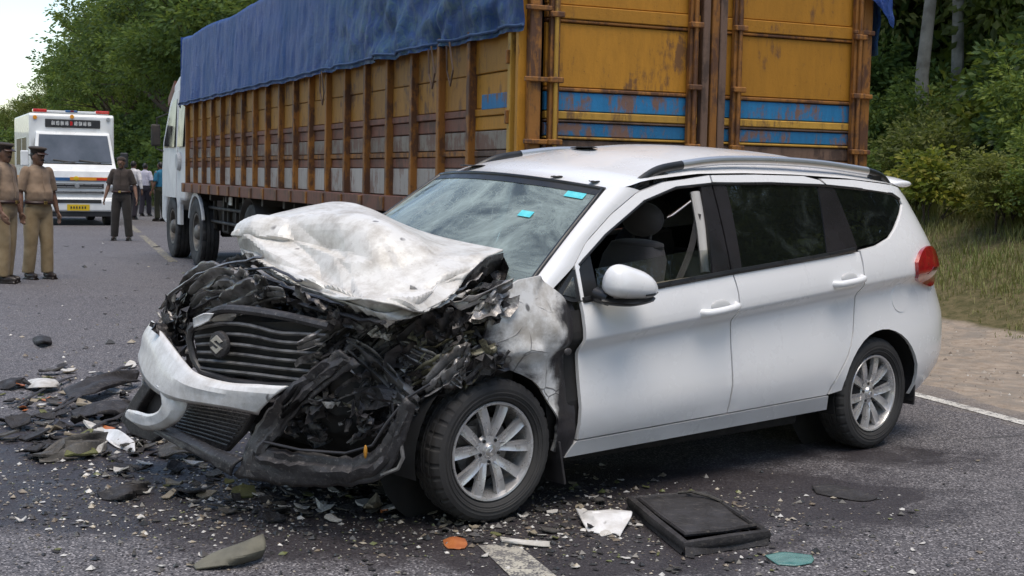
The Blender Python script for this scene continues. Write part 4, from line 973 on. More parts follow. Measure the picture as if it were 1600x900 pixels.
# ---- torn sheet metal, strips, hoses
def scrap_mesh(name, seed, n, amp, asp, mat, bend=0.0):
    rnd = random.Random(seed); P = []; k = 9
    for i in range(k):
        a = 2 * pi * i / k; q = rnd.uniform(.55, 1.0); P.append(Vector((cos(a) * q * .5, sin(a) * q * .5 * asp)))
    P += [Vector((rnd.uniform(-.36, .36), rnd.uniform(-.36, .36) * asp)) for _ in range(n)]
    r = delaunay_2d_cdt(P, [], [list(range(k))], 1, 1e-5)
    m = MB(); m.add([(v.x, v.y, rnd.uniform(-amp, amp) + bend * (v.x * v.x * 4 - .3)) for v in r[0]], [tuple(t) for t in r[2]])
    return m.mesh(name, mat, 48)
def ribbon_mesh(name, seed, mat, w, amp, twist):
    """a crumpled strip of sheet metal with a folded section"""
    rnd = random.Random(seed); n = 14; vs = []; sec = [(-1, rnd.uniform(-.5, .5)), (-.4, rnd.uniform(-.8, .8)), (.15, rnd.uniform(-.8, .8)), (.6, rnd.uniform(-.8, .8)), (1, rnd.uniform(-.5, .5))]
    for i in range(n + 1):
        t = i / n - .5; c = Vector((t, amp * ns(t * 3, seed * 3.1), amp * ns(t * 3, seed * 3.1 + 40))); a = twist * t + .6 * ns(t * 4, seed)
        ww = w * (.55 + .45 * sin(pi * (i + .6) / (n + 1.2))) * rnd.uniform(.75, 1.2)
        for q, hgt in sec:
            p = Vector((0, q * ww, hgt * ww * .6 + rnd.uniform(-.2, .2) * ww)); vs.append(c + Matrix.Rotation(a, 3, 'X') @ p)
    m = MB(); m.add(vs, [(i * 5 + j, i * 5 + j + 1, (i + 1) * 5 + j + 1, (i + 1) * 5 + j) for i in range(n) for j in range(4)])
    return m.mesh(name, mat, 45)
SM = [DARKM, BLACKP, MIDM, GREYP, PALEM, GREENM]
scraps = {k: [scrap_mesh('torn_metal', 100 + 7 * i + k, 26, .10 + .03 * (i % 3), .55 + .12 * (i % 4), SM[k], .12 * (i % 3)) for i in range(5)] for k in range(6)}
ribbons = {k: [ribbon_mesh('metal_strip', 200 + 11 * i + k, SM[k], .09 + .035 * (i % 3), .10 + .05 * (i % 2), 1.2 * (i % 3)) for i in range(5)] for k in range(6)}
rnd = random.Random(77)
def inside(poly, x, y):
    c = False
    for (x0, y0), (x1, y1) in zip(poly, poly[1:] + poly[:1]):
        if (y0 > y) != (y1 > y) and x < (x1 - x0) * (y - y0) / (y1 - y0) + x0: c = not c
    return c
def pick(w): return rnd.choices(range(6), w)[0]
def place(kind, p, ln, direction, w, name=None):
    k = pick(w); me = rnd.choice((scraps if kind == 's' else ribbons)[k]); o = bpy.data.objects.new('torn_metal' if kind == 's' else 'metal_strip', me); COL.objects.link(o); o.parent = car
    d = Vector(direction).normalized(); q = d.to_track_quat('X', 'Z').to_matrix() @ Matrix.Rotation(rnd.uniform(0, 6.28), 3, 'X')
    s = ln; o.matrix_local = Matrix.Translation(p) @ q.to_4x4() @ Matrix.Diagonal((s, s * rnd.uniform(.7, 1.2), s * rnd.uniform(.7, 1.2), 1))
# left flank: from the grille's left end to the wheel arch
FL = [(515, 505), (600, 492), (700, 455), (760, 440), (795, 455), (775, 500), (775, 570), (740, 585), (690, 600), (640, 622), (610, 665), (540, 655), (470, 640), (455, 622), (470, 602), (500, 575)]
LA, LB = (-.70, .40), (-.08, .83)
n = 0
while n < 200:
    x, y = rnd.uniform(465, 800), rnd.uniform(440, 690)
    if not inside(FL, x, y): continue
    n += 1; p = EV(onab(x, y, LA, LB, rnd.uniform(-.09, .05)))
    f = (x - 470) / 330; base = Vector((-.75, .35, .42)) if rnd.random() < .65 else Vector((rnd.uniform(-1, 1), rnd.uniform(-.6, .6), rnd.uniform(-1, 1)))
    w = (5, 3, 3.4, 4, 1.2, .5) if x < 620 else (3.5, 2, 3.6, 4, 2.0, 2.0)
    if x > 700: w = (2, 1, 2.5, 3, 2.4, 3.0)
    if rnd.random() < .36: place('r', p, rnd.uniform(.12, .30), base + Vector((rnd.uniform(-.3, .3), rnd.uniform(-.3, .3), rnd.uniform(-.3, .3))), w)
    else: place('s', p, rnd.uniform(.10, .24), base + Vector((rnd.uniform(-.6, .6),) * 3), w)
# inside the left fog lamp opening
for _ in range(46):
    x, y = rnd.uniform(420, 610), rnd.uniform(600, 690); p = EV(onab(x, y, PA, PB, rnd.uniform(-.20, -.04))); place('s' if rnd.random() < .5 else 'r', p, rnd.uniform(.08, .2), (rnd.uniform(-1, 1), rnd.uniform(-1, 1), rnd.uniform(-.5, .5)), (6, 6, 2, 3, .5, .4))
# right headlamp and top of the engine bay
FT = [(250, 500), (262, 470), (300, 440), (345, 415), (395, 405), (440, 440), (520, 468), (600, 492), (560, 505), (515, 500), (430, 482), (350, 474), (300, 500), (270, 520)]
n = 0
while n < 105:
    x, y = rnd.uniform(250, 610), rnd.uniform(402, 520)
    if not inside(FT, x, y): continue
    n += 1; q = onx(x, y, -.60 + .12 * ns(x * .02, y * .02) - (.12 * sstep(330, 250, x)) + rnd.uniform(-.03, .14)); p = EV(q)
    d = Vector((rnd.uniform(-.3, .3), 1, rnd.uniform(-.2, .35))) if x < 420 else Vector((rnd.uniform(-.4, .4), 1, rnd.uniform(-.35, .1)))
    if x < 300: d = Vector((rnd.uniform(-.3, .3), .5, .9))
    w = (5, 4, 2.8, 4, 1.3, .9) if x < 440 else (7, 6, 1.2, 3, .4, .3)
    if rnd.random() < .6: place('r', p, rnd.uniform(.12, .32), d, w)
    else: place('s', p, rnd.uniform(.08, .19), d, w)
# the smashed right headlamp pocket behind the bumper's end
FH = [(238, 512), (262, 492), (300, 500), (300, 540), (314, 584), (290, 568), (262, 536)]
n = 0
while n < 34:
    x, y = rnd.uniform(236, 316), rnd.uniform(490, 586)
    if not inside(FH, x, y): continue
    n += 1; place('r' if rnd.random() < .5 else 's', EV(onx(x, y, -.72 + rnd.uniform(-.04, .08))), rnd.uniform(.09, .2), (rnd.uniform(-.4, .4), .6, rnd.uniform(-.9, .9)), (5, 4, 2.4, 4, 1.0, .5))
# under the raised left edge of the bonnet
for _ in range(34):
    x, y = rnd.uniform(640, 800), rnd.uniform(405, 470)
    if y < 500 - (x - 600) * .5: continue
    p = EV(ony(x, y, rnd.uniform(.45, .70))); place('r' if rnd.random() < .6 else 's', p, rnd.uniform(.10, .26), (rnd.uniform(-1, 0), rnd.uniform(-.5, .5), rnd.uniform(-.5, .9)), (8, 5, 1.2, 3, .5, .3))
# the broad bent inner panels that can be told apart
for pts, wd, mt, pl in (([(640, 455), (700, 480), (760, 462), (800, 440)], .05, MIDM, 0), ([(520, 600), (570, 560), (640, 530), (720, 500), (775, 490)], .035, GREYP, 0), ([(470, 600), (520, 560), (585, 512)], .03, DARKM, 1), ([(600, 640), (660, 590), (720, 565), (775, 545)], .04, GREENM, 0), ([(470, 622), (545, 590), (600, 600), (650, 580)], .03, DARKM, 0)):
    c = crv([EV(onab(a, b, LA, LB, .03)) for a, b in pts], 6); f4 = facet(len(pts) * 13 + int(pts[0][0]), 20, .02)
    m = MB(); sheet(m, [[p + Vector((.25, .4, .8)) * wd * (j / 4 - .5) * 2 * (.6 + .5 * ns(i * .6, j)) for i, p in enumerate(c)] for j in range(5)], lambda u, v: f4(u, v)); solid(m.build('bent_inner_panel', mt, car, smooth=24), .005)
# pleated sheets, folded like cloth by the blow
def pleated(path, wd, mt, seed, up, off_fn, k=7):
    c = crv([off_fn(a, b) for a, b in path], 8); N_ = len(c); r2 = random.Random(seed); ph = r2.uniform(0, 6); fr = r2.uniform(1.3, 2.4); rows = []
    for j in range(k + 1):
        q = j / k - .5
        rows.append([p + Vector(up) * wd * q * (.55 + .45 * sin(pi * (i + 1) / (N_ + 1))) + Vector((.6, .5, .3)) * wd * (.22 * sin(j * fr + ph + .25 * i * ns(seed, i * .2)) + .16 * ns(i * .35, j * .8, seed)) for i, p in enumerate(c)])
    m = MB(); sheet(m, rows, None); solid(m.build('pleated_sheet', mt, car, smooth=65), .003)
rp_ = random.Random(404); LPM = pm('folded_grey_steel', (.30, .285, .28), (.065, .06, .058), 6, .30, .2, .25, 40, .6)
for i in range(24):
    x, y = rp_.uniform(500, 745), rp_.uniform(500, 640)
    if not inside(FL, x, y): continue
    L_ = rp_.uniform(28, 62); sl = rp_.uniform(-.85, -.25) if rp_.random() < .75 else rp_.uniform(.2, .9); of = rp_.uniform(.0, .07)
    pleated([(x - L_, y - sl * L_ + rp_.uniform(-6, 6)), (x - L_ * .3, y - sl * L_ * .3 + rp_.uniform(-8, 8)), (x + L_ * .4, y + sl * L_ * .4 + rp_.uniform(-8, 8)), (x + L_, y + sl * L_)], rp_.uniform(.07, .15), rp_.choice([LPM, LPM, DARKM, GREYP, MIDM, GREENM if x > 660 else DARKM, PALEM]), i + 1, (rp_.uniform(-.2, .3), .15, 1), lambda a, b: EV(onab(a, b, LA, LB, of)))
for i in range(12):
    x, y = rp_.uniform(265, 430), rp_.uniform(425, 480)
    if not inside(FT, x, y): continue
    L_ = rp_.uniform(22, 46); dx_ = rp_.uniform(-.70, -.60)
    pleated([(x - L_, y + L_ * .45), (x - L_ * .3, y + rp_.uniform(-6, 6)), (x + L_ * .5, y - L_ * .25 + rp_.uniform(-5, 5)), (x + L_, y - L_ * .3)], rp_.uniform(.06, .12), rp_.choice([LPM, DARKM, GREYP, MIDM, LPM]), 60 + i, (.3, 0, 1), lambda a, b: EV(onx(a, b, dx_)))
for pts, r_, mt, dx in (([(250, 484), (275, 452), (330, 420), (410, 402)], .011, MIDM, -.66), ([(262, 496), (290, 462), (340, 432), (415, 418), (470, 440)], .009, BLACKP, -.64), ([(255, 505), (282, 475), (330, 447), (400, 432), (460, 452), (540, 478)], .012, DARKM, -.66), ([(268, 512), (300, 486), (345, 462), (420, 450)], .010, GREYP, -.67), ([(395, 416), (440, 444), (510, 468), (600, 496)], .012, MIDM, -.62), ([(340, 470), (420, 462), (520, 488), (600, 505)], .016, GREYP, -.64)):
    m = MB(); c = crv([EV(onx(a, b, dx)) for a, b in pts], 6); m.tube([p + Vector((.02 * ns(i * .5, r_ * 900), 0, .012 * ns(i * .7, r_ * 500))) for i, p in enumerate(c)], r_, 6, flat=.6); m.build('bent_rod', mt, car, smooth=50)
# smashed headlamp lens on the right, pale torn lump by the left wing
m = MB(); h5 = facet(61, 14, .02); sheet(m, cat_grid([[EV(onx(*p)) for p in r] for r in ([(300, 452, -.62), (330, 440, -.6), (352, 436, -.56)], [(306, 464, -.66), (335, 455, -.65), (356, 446, -.6)])], 10, 8), lambda u, v: h5(u, v)); solid(m.build('broken_headlamp', PALEM, car, smooth=24), .006)
m = MB(); h6 = facet(62, 12, .02); sheet(m, cat_grid([[EV(onab(a, b, LA, LB, .05)) for a, b in r] for r in ([(592, 604), (612, 590), (630, 604)], [(594, 622), (612, 612), (634, 618)], [(606, 636), (620, 632), (632, 626)])], 10, 8), lambda u, v: h6(u, v)); solid(m.build('torn_panel_lump', PALEM, car, smooth=24), .006)

# ================================================================== THE LORRY
TPH = 0.4207
T_D = Vector((-sin(TPH), cos(TPH), 0)); T_N = Vector((cos(TPH), sin(TPH), 0))
lorry = tag(empty('cargo_lorry', T_D * 8.75 + T_N * 5.49, TPH + pi / 2), 'long orange and brown cargo lorry with a white cab and a tall slatted body', 'lorry')
def worn(name, c, under=(.10, .055, .035), thr=.60, rough=.62, scale=3.0, streak=True):
    t = NT(name); co = t.tc('Object'); oi = t.n('ShaderNodeObjectInfo')
    g = t.n('ShaderNodeNewGeometry'); mp = t.n('ShaderNodeMapping'); mp.inputs['Scale'].default_value = (1, 1, .22); t.l(g.outputs['Position'], mp.inputs[0])
    n = t.noise(g.outputs['Position'], scale, 8, .7, .4); st = t.noise(mp.outputs[0], 16, 6, .7); f = t.noise(g.outputs['Position'], 42, 5, .7)
    v = t.math('ADD', t.math('MULTIPLY', n, .6), t.math('MULTIPLY', st, .45))
    var = t.mix(oi.outputs['Random'], tuple(x * .82 for x in c), tuple(min(1, x * 1.15) for x in c))
    var = t.mix(t.ramp(st, [(.35, 0), (.75, .55)]), var, tuple(x * .55 for x in c))
    col = t.mix(t.ramp(v, [(thr, 0), (thr + .07, .9)]), var, under)
    col = t.mix(t.ramp(f, [(.62, 0), (.72, .6)]), col, tuple(x * .5 for x in under))
    return t.done(t.bsdf(col, rough, 0, .35, t.bump(f, .35, .006)))
ORANGE = worn('worn_orange_paint', (.46, .205, .022), (.15, .07, .03), .575)
ORANGES = worn('rusty_side_orange', (.36, .165, .028), (.12, .058, .03), .535)
RUSTO = worn('rusty_orange_post', (.30, .125, .028), (.085, .04, .025), .50)
REDB = worn('worn_redbrown_paint', (.20, .082, .052), (.10, .052, .036), .52)
GREYG = worn('worn_greygreen_paint', (.25, .215, .175), (.16, .085, .06), .50)
WHITEP = worn('worn_white_panel', (.45, .41, .37), (.21, .115, .085), .545)
BLUEP = worn('worn_blue_paint', (.015, .17, .36), (.20, .10, .055), .535)
YELP = worn('worn_yellow_paint', (.50, .28, .05), (.15, .08, .04), .55)
BROWNW = worn('weathered_brown_board', (.17, .105, .075), (.07, .045, .035), .52)
CHASS = pm('greasy_chassis', (.028, .025, .023), (.055, .045, .038), 4, .65, bump=.3, bscale=30)
CABW = worn('dirty_white_cab_paint', (.66, .66, .66), (.36, .33, .30), .70, .4)
_box = {}
def pbox(name, c, d, mat, parent, bevel=.006, rot=None):
    """a board or post: one shared bevelled unit box per size"""
    key = (tuple(round(x, 3) for x in d), mat.name, name)
    if key not in _box:
        me = bpy.data.meshes.new(name); bm = bmesh.new(); bmesh.ops.create_cube(bm, size=1)
        for v in bm.verts: v.co.x *= d[0]; v.co.y *= d[1]; v.co.z *= d[2]
        if bevel: bmesh.ops.bevel(bm, geom=list(bm.edges), offset=min(bevel, min(d) * .3), segments=1, affect='EDGES')
        bm.to_mesh(me); bm.free(); me.materials.append(mat); _box[key] = me
    o = inst(name, _box[key], parent, c)
    if rot: o.rotation_euler = rot
    return o
LB = 13.15; rnd = random.Random(3)
posts = [1.04 + .66 * i for i in range(19)]
sw_ = bpy.data.objects.new('side_wall', None); COL.objects.link(sw_); sw_.parent = lorry
for s in (1,):
    for x in posts:
        pbox('post', (x, 1.480, 1.87), (.062, .09, 1.44), RUSTO, sw_, rot=(0, rnd.uniform(-.004, .004), 0)); pbox('post_foot', (x, 1.556, 1.20), (.11, .02, .13), RUSTO, sw_)
    bands = [(1.285, 1.525, WHITEP), (1.53, 1.615, REDB), (1.62, 1.665, RUSTO), (1.672, 1.815, GREYG), (1.822, 1.925, REDB), (1.93, 1.985, REDB), (1.99, 2.25, ORANGES), (2.255, 2.60, ORANGES)]
    ends = [.26] + posts + [LB]
    for i, (a, b) in enumerate(zip(ends, ends[1:])):
        w = b - a - (.062 if i else .06); cx = (a + b) / 2 + (0 if i else .01)
        for z0, z1, mt in bands:
            if i == 0: mt = {2.25: ORANGE}.get(z1, BROWNW if z1 < 1.9 else ORANGE); mt = GREYG if abs(z1 - 1.815) < .01 else mt
            pbox('board', (cx, 1.44 + rnd.uniform(-.006, .006) + (.012 if mt is RUSTO or z1 - z0 < .07 else 0), (z0 + z1) / 2), (w, .045, z1 - z0), mt, sw_)
    pbox('blue_board', (.62, 1.468, 2.035), (.50, .012, .115), BLUEP, sw_)
pbox('bottom_rail', (LB / 2, 1.465, 1.205), (LB, .17, .145), REDB, lorry); pbox('side_wall_far', (LB / 2, -1.46, 1.9), (LB, .06, 1.5), ORANGE, lorry); pbox('floor', (LB / 2, 0, 1.17), (LB, 2.86, .09), CHASS, lorry)
pbox('front_wall', (LB, 0, 2.3), (.06, 2.9, 2.3), ORANGE, lorry)
for x in (.05, .19): pbox('corner_post', (x, 1.50, 2.1), (.055, .10, 1.95), YELP if x > .1 else ORANGE, lorry)
pbox('corner_post', (.03, -1.46, 2.1), (.10, .10, 1.95), RUSTO, lorry); pbox('corner_panel', (.12, 1.44, 2.1), (.16, .04, 1.9), ORANGE, lorry)
for z in (1.45, 1.9, 2.33): pbox('latch', (.19, 1.56, z), (.03, .03, .10), RUSTO, lorry)
# rear doors
rb = [(1.14, 1.33, BROWNW, .0), (1.335, 1.46, REDB, .012), (1.465, 1.585, BROWNW, 0), (1.59, 1.64, RUSTO, .016), (1.645, 1.742, BROWNW, 0), (1.748, 1.765, YELP, .014), (1.77, 1.865, BLUEP, 0), (1.87, 1.885, BROWNW, .01), (1.89, 1.945, YELP, .014), (1.95, 2.085, BLUEP, .0), (2.09, 2.115, RUSTO, .012), (2.12, 2.575, ORANGE, 0), (2.58, 2.60, RUSTO, .016), (2.605, 2.70, ORANGE, .02), (2.705, 3.05, ORANGE, 0), (3.055, 3.2, ORANGE, .02)]
for o0, o1 in ((.15, 1.42), (1.64, 2.90)):
    dr = bpy.data.objects.new('rear_door', None); COL.objects.link(dr); dr.parent = lorry
    for z0, z1, mt, pr in rb:
        pbox('board', (-.012 - pr / 2 + .03, 1.5 - (o0 + o1) / 2, (z0 + z1) / 2), (.045 + pr, o1 - o0, z1 - z0), mt, dr)
    for o in ((.16, 1.31) if o0 < 1 else (1.70, 2.82)):
        pbox('door_post', (-.045, 1.5 - o - .035, 2.17), (.05, .075, 2.05), RUSTO, dr)
        m = MB(); m.tube([(-.085, 1.5 - o - .035, 1.2), (-.085, 1.5 - o - .035, 3.1)], .017, 8); m.build('locking_rod', YELP if o < 1 else RUSTO, dr, smooth=50)
        for z in (1.72, 2.16, 2.62): pbox('rod_bracket', (-.085, 1.5 - o - .035, z), (.05, .11, .04), RUSTO, dr)
for o, mt in ((1.455, BROWNW), (1.535, RUSTO), (1.605, BROWNW)): pbox('centre_post', (-.03, 1.5 - o, 2.17), (.06, .062, 2.05), mt, lorry)
for o in (.05, 2.95): pbox('hinge_post', (-.02, 1.5 - o, 2.17), (.07, .09, 2.05), RUSTO, lorry)
for z in (1.72, 2.16, 2.66):
    for o in (.06, 2.90): pbox('hinge', (-.07, 1.5 - o, z), (.03, .20, .035), RUSTO, lorry)
pbox('rear_bumper', (-.02, 0, .62), (.12, 2.7, .16), CHASS, lorry); pbox('rear_sill', (.0, 0, 1.08), (.14, 2.95, .12), REDB, lorry)
# chassis, axles, wheels
for y in (.42, -.42): pbox('chassis_beam', (7.2, y, .98), (14.6, .09, .26), CHASS, lorry)
for x in [i * 1.1 + .6 for i in range(12)]: pbox('cross_member', (x, 0, 1.08), (.10, 2.8, .10), CHASS, lorry)
for x0, x1, z in ((9.7, 12.9, .92), (9.7, 12.9, .72), (3.6, 8.2, .70), (3.6, 8.2, .92)):
    m = MB(); m.tube([(x0, 1.34, z), (x1, 1.34, z)], .025, 8); m.build('side_guard', CHASS, lorry, smooth=50)
for x in (10.2, 11.0, 11.7, 4.0, 5.5, 7.0): pbox('guard_bracket', (x, 1.30, .85), (.05, .05, .5), CHASS, lorry)
m = MB(); m.tube([(10.1, .95, .80), (10.9, .95, .80)], .27, 20); m.build('fuel_tank', CHASS, lorry, smooth=40, bevel=.02)
pbox('battery_box', (11.25, 1.0, .80), (.45, .5, .5), CHASS, lorry, .02); pbox('mounting_plate', (10.35, 1.36, 1.05), (.2, .02, .12), CABW, lorry)
RIMM = pm('dusty_steel_rim', (.20, .185, .165), (.09, .08, .07), 6, .55, .3, .3, 40)
def lorry_wheel(dual):
    w = bpy.data.objects.new('wheel', None); COL.objects.link(w); w.parent = lorry
    for k in range(2 if dual else 1):
        y0 = -.33 * k; m = MB(); prof = [(.29, .09), (.32, .125), (.42, .145), (.48, .14), (.515, .125), (.522, .11), (.522, .075), (.507, .07), (.507, .055), (.524, .05), (.524, .01), (.508, .005), (.508, -.01)]
        prof = prof + [(r_, -h) for r_, h in reversed(prof[:-2])]; n = 80; vs = []
        for r_, h in prof:
            for j in range(n):
                a = 2 * pi * j / n; rr = r_ - (.016 if r_ > .5 and abs(h) > .05 and j % 4 == 0 else 0); vs.append((rr * cos(a), h + y0, rr * sin(a)))
        m.add(vs, [(i * n + j, i * n + (j + 1) % n, (i + 1) * n + (j + 1) % n, (i + 1) * n + j) for i in range(len(prof) - 1) for j in range(n)]); m.build('tyre', RUBBER, w, smooth=35)
    pr = [(.29, .10), (.295, .12), (.27, .115), (.255, .05), (.20, .02), (.12, .02)] if not dual else [(.29, .10), (.295, .12), (.27, .11), (.25, .0), (.20, -.04), (.12, -.04)]
    m = MB(); m.lathe(pr, 40); rim = m.build('rim', RIMM, w, smooth=35)
    m = MB(); m.lathe([(.12, .0), (.12, .10), (.10, .13), (.05, .15), (0, .15)], 24); m.build('hub', RIMM, rim, smooth=35)
    for i in range(8):
        a = 2 * pi * i / 8; m = MB(); m.tube([(.16 * cos(a), .0, .16 * sin(a)), (.16 * cos(a), .05, .16 * sin(a))], .017, 6); m.build('wheel_nut', RIMM, rim)
    return w
w1 = lorry_wheel(False); w2 = lorry_wheel(True); f1_, f2_ = True, True
for x, y, d in ((14.45, 1.34, 0), (14.45, -1.24, 0), (12.25, 1.36, 0), (12.25, -1.28, 0), (9.0, 1.25, 1), (9.0, -1.25, 1), (3.0, 1.25, 1), (3.0, -1.25, 1), (1.65, 1.25, 1), (1.65, -1.25, 1)):
    if d: o = w2 if f2_ else copy_tree(w2, lorry); f2_ = False
    else: o = w1 if f1_ else copy_tree(w1, lorry); f1_ = False
    o.location = (x, y, .524); o.rotation_euler = (0, x * .7, 0 if y > 0 else pi)
for x in (14.45, 12.25, 9.0, 3.0, 1.65): pbox('axle', (x, 0, .52), (.14, 2.2, .14), CHASS, lorry, .03)
for x in (9.0, 3.0, 1.65):
    m = MB(); m.grid(lambda a, b: Vector((x + .60 * cos(lerp(.15, pi - .15, a)), lerp(.85, 1.42, b), .524 + .60 * sin(lerp(.15, pi - .15, a)))), 14, 1); solid(m.build('mudguard', CHASS, lorry, smooth=50), .01)
# cab
cab = bpy.data.objects.new('cab', None); COL.objects.link(cab); cab.parent = lorry
prof = [(13.25, .98), (13.25, 2.98), (13.4, 3.06), (14.05, 3.04), (14.5, 2.92), (14.78, 2.72), (15.32, 1.98), (15.42, 1.5), (15.42, .62), (15.05, .55)] + [(14.45 + .63 * cos(a), .524 + .63 * sin(a)) for a in [R(10 + 16 * i) for i in range(10)]] + [(13.6, .98)]
m = MB(); m.prism(prof, lambda a, b: Vector((a, 1.48 - .06 * sstep(1.8, 3.0, b), b)), lambda a, b: Vector((a, -1.36 + .10 * sstep(1.8, 3.0, b), b))); m.build('cab_shell', CABW, cab, bevel=.05)
LG = pm('lorry_window_glass', (.012, .016, .018), (.02, .026, .03), 2, .12, spec=.3)
def cpl(name, poly, y, mat, par, th=.012, bev=.004):
    m = MB(); m.prism(poly, lambda a, b: Vector((a, y(a, b) + th, b)), lambda a, b: Vector((a, y(a, b) - .01, b))); return m.build(name, mat, par, bevel=bev)
cy = lambda a, b: 1.48 - .06 * sstep(1.8, 3.0, b)
d_ = cpl('cab_door', [(13.98, 1.02), (13.98, 2.80), (14.42, 2.78), (14.70, 2.62), (15.18, 1.95), (15.20, 1.15), (15.1, 1.02)], cy, CABW, cab, .016)
cpl('door_window', [(14.08, 1.86), (14.08, 2.66), (14.40, 2.66), (14.62, 2.54), (15.05, 1.95), (15.05, 1.86)], cy, LG, d_, .021)
cpl('sleeper_window', [(13.34, 1.86), (13.34, 2.62), (13.86, 2.66), (13.86, 1.86)], cy, LG, cab, .014)
cpl('sun_visor_side', [(14.45, 2.70), (14.46, 2.98), (15.0, 2.72), (14.98, 2.58)], lambda a, b: cy(a, b) - .02, REDB, cab, .03); cpl('yellow_marker', [(13.28, 2.50), (13.28, 2.76), (13.40, 2.70), (13.40, 2.52)], cy, pm('yellow_cloth', (.55, .42, .05), (.4, .3, .04), 8, .7), cab, .03)
m = MB(); m.prism([(14.80, 2.70), (15.33, 1.96), (15.345, 1.98), (14.815, 2.715)], lambda a, b: Vector((a, 1.2, b)), lambda a, b: Vector((a, -1.2, b))); m.build('cab_windscreen', LG, cab)
m = MB(); m.tube([(15.0, 1.44, 2.45), (15.30, 1.58, 2.38), (15.32, 1.60, 1.85), (15.15, 1.48, 1.8)], .014, 6); mm = m.build('mirror_arm', CHASS, cab, smooth=50)
m = MB(); m.box((15.32, 1.60, 2.08), (.08, .16, .38)); m.build('cab_mirror', CHASS, mm, bevel=.03)
cpl('cab_step', [(13.7, .58), (13.7, .95), (13.95, .95), (13.95, .58)], lambda a, b: 1.42, CABW, cab, .05); m = MB(); m.lathe([(0, .03), (.13, .03), (.15, 0), (.15, -.05)], 20, mat=Matrix.Translation((13.75, 1.49, 1.62))); m.build('cab_badge', pm('faded_grey_mark', (.42, .42, .42), (.5, .5, .5), 9, .6), cab)
cpl('front_mudguard', [(12.95 - .7 + .62 * cos(a), .524 + .62 * sin(a)) for a in [R(20 + 14 * i) for i in range(11)]] + [(12.25 + .56 * cos(a), .524 + .56 * sin(a)) for a in [R(160 - 14 * i) for i in range(11)]], lambda a, b: 1.47, CABW, lorry, .03)
m = MB(); m.box((15.44, 0, .75), (.14, 2.6, .32)); m.build('cab_bumper', CABW, cab, bevel=.03)
# ---- tarpaulin
def tarp_mat():
    t = NT('blue_tarpaulin'); co = t.tc('Object'); n = t.noise(co, 1.3, 5, .6); mp = t.tc('Object', (1, 1, .10)); st = t.noise(mp, 14, 7, .75, .8); cr = t.noise(co, 8, 7, .75, 1.6); f = t.noise(co, 60, 3)
    col = t.mix(t.ramp(n, [(.35, 0), (.65, 1)]), (.008, .048, .235), (.013, .070, .225))
    col = t.mix(t.ramp(st, [(.55, 0), (.75, .5)]), col, (.040, .10, .25)); col = t.mix(t.ramp(st, [(.28, .6), (.42, 0)]), col, (.009, .022, .075))
    at = t.n('ShaderNodeAttribute', attribute_name='fade'); col = t.mix(t.math('MULTIPLY', at.outputs['Fac'], t.ramp(cr, [(.45, .1), (.6, .9)])), col, (.05, .125, .175))
    nr = t.bump(st, .9, .03); nr = t.bump(cr, .8, .03, nr); nr = t.bump(f, .15, .004, nr)
    return t.done(t.bsdf(col, t.ramp(n, [(.3, .42), (.7, .58)]), 0, .4, nr))
TARP = tarp_mat()
m = MB(); NU, NV = 340, 64; TL = LB + .35
def tarp_pt(a, b):
    x = lerp(-.06, TL, a ** 1.5); s_ = b * 3.2                               # arc length down from the ridge on the left
    lo = .09 * fbm(x * .9, 2.0) + .05 * ns(x * 3.2, 5)
    cra = sstep(6.5, 2.0, x)
    yt = 1.56; top = 3.62 + .06 * sin(x * 2.4) * .3 + .05 * ns(x * .6, 8)
    if b < .5: y = lerp(0, yt - .10, b / .5); z = top + .10 * (1 - (b / .5) ** 2)
    else:
        q = (b - .5) / .5; z = lerp(top, 2.50 + (.016 * abs(sin(x * 4.76)) - .01) + lo * .12, q); y = yt - .10 * max(0, 1 - q * 18) ** 2 - .03 * (1 - q) + .02 * q
        fold = .018 * ns(x * 2.6 + .25 * ns(x, z * 1.3), z * .22, 1.1) + .016 * ns(x * 7, z * .5, 3)
        y += fold * (.35 + q) + cra * (.050 * ns(x * 3.0, z * 2.6, 9) + .034 * ns(x * 7 + 2 * z, z * 6, 4)) * (.5 + q) + .012 * ns(x * 12, z * 4)
        if abs(x - 1.66) < .10: y -= .05 * (1 - abs(x - 1.66) / .10)
    if x > LB: k = (x - LB) / .35; y *= 1 - .06 * k; z -= .04 * k
    return Vector((x, y, z))
m.grid(tarp_pt, NU, NV)
m.grid(lambda a, b: tarp_pt(a, b) * Vector((1, 1, 1)) if False else Vector((tarp_pt(a, b).x, -tarp_pt(a, b).y, tarp_pt(a, b).z)), 80, 24)
tarp = bpy.data.objects.new('tarpaulin', m.mesh('tarpaulin', TARP, 55)); COL.objects.link(tarp)
tarp.matrix_world = Matrix.Translation(lorry.location) @ Matrix.Rotation(TPH + pi / 2, 4, 'Z')
at = tarp.data.attributes.new('fade', 'FLOAT', 'POINT'); at.data.foreach_set('value', [sstep(7, 3, v.co.x) for v in tarp.data.vertices])
tag(tarp, 'blue crumpled tarpaulin covering the top of the cargo lorry', 'tarpaulin')
m = MB(); m.grid(lambda a, b: Vector((TL - .02 + .03 * ns(a * 9, b * 4), lerp(-1.5, 1.5, a), lerp(3.62, 2.55, b))), 20, 10); m.build('front_flap', TARP, tarp, smooth=50)
m = MB(); m.grid(lambda a, b: Vector((-.10 - .05 * b + .035 * ns(a * 5, b * 5), lerp(-1.60, -1.34, a) - .02 * b, lerp(3.3, 2.78 - .08 * (1 - a) ** 2 + .16 * a, b))), 14, 16); m.build('corner_flap', TARP, tarp, smooth=50)
m = MB(); m.tube([tarp_pt(i / 120, .985) + Vector((0, .015, .01)) for i in range(121)], .012, 6); m.build('hem_rope', pm('blue_rope', (.05, .10, .20), (.03, .06, .14), 20, .8), tarp, smooth=50)
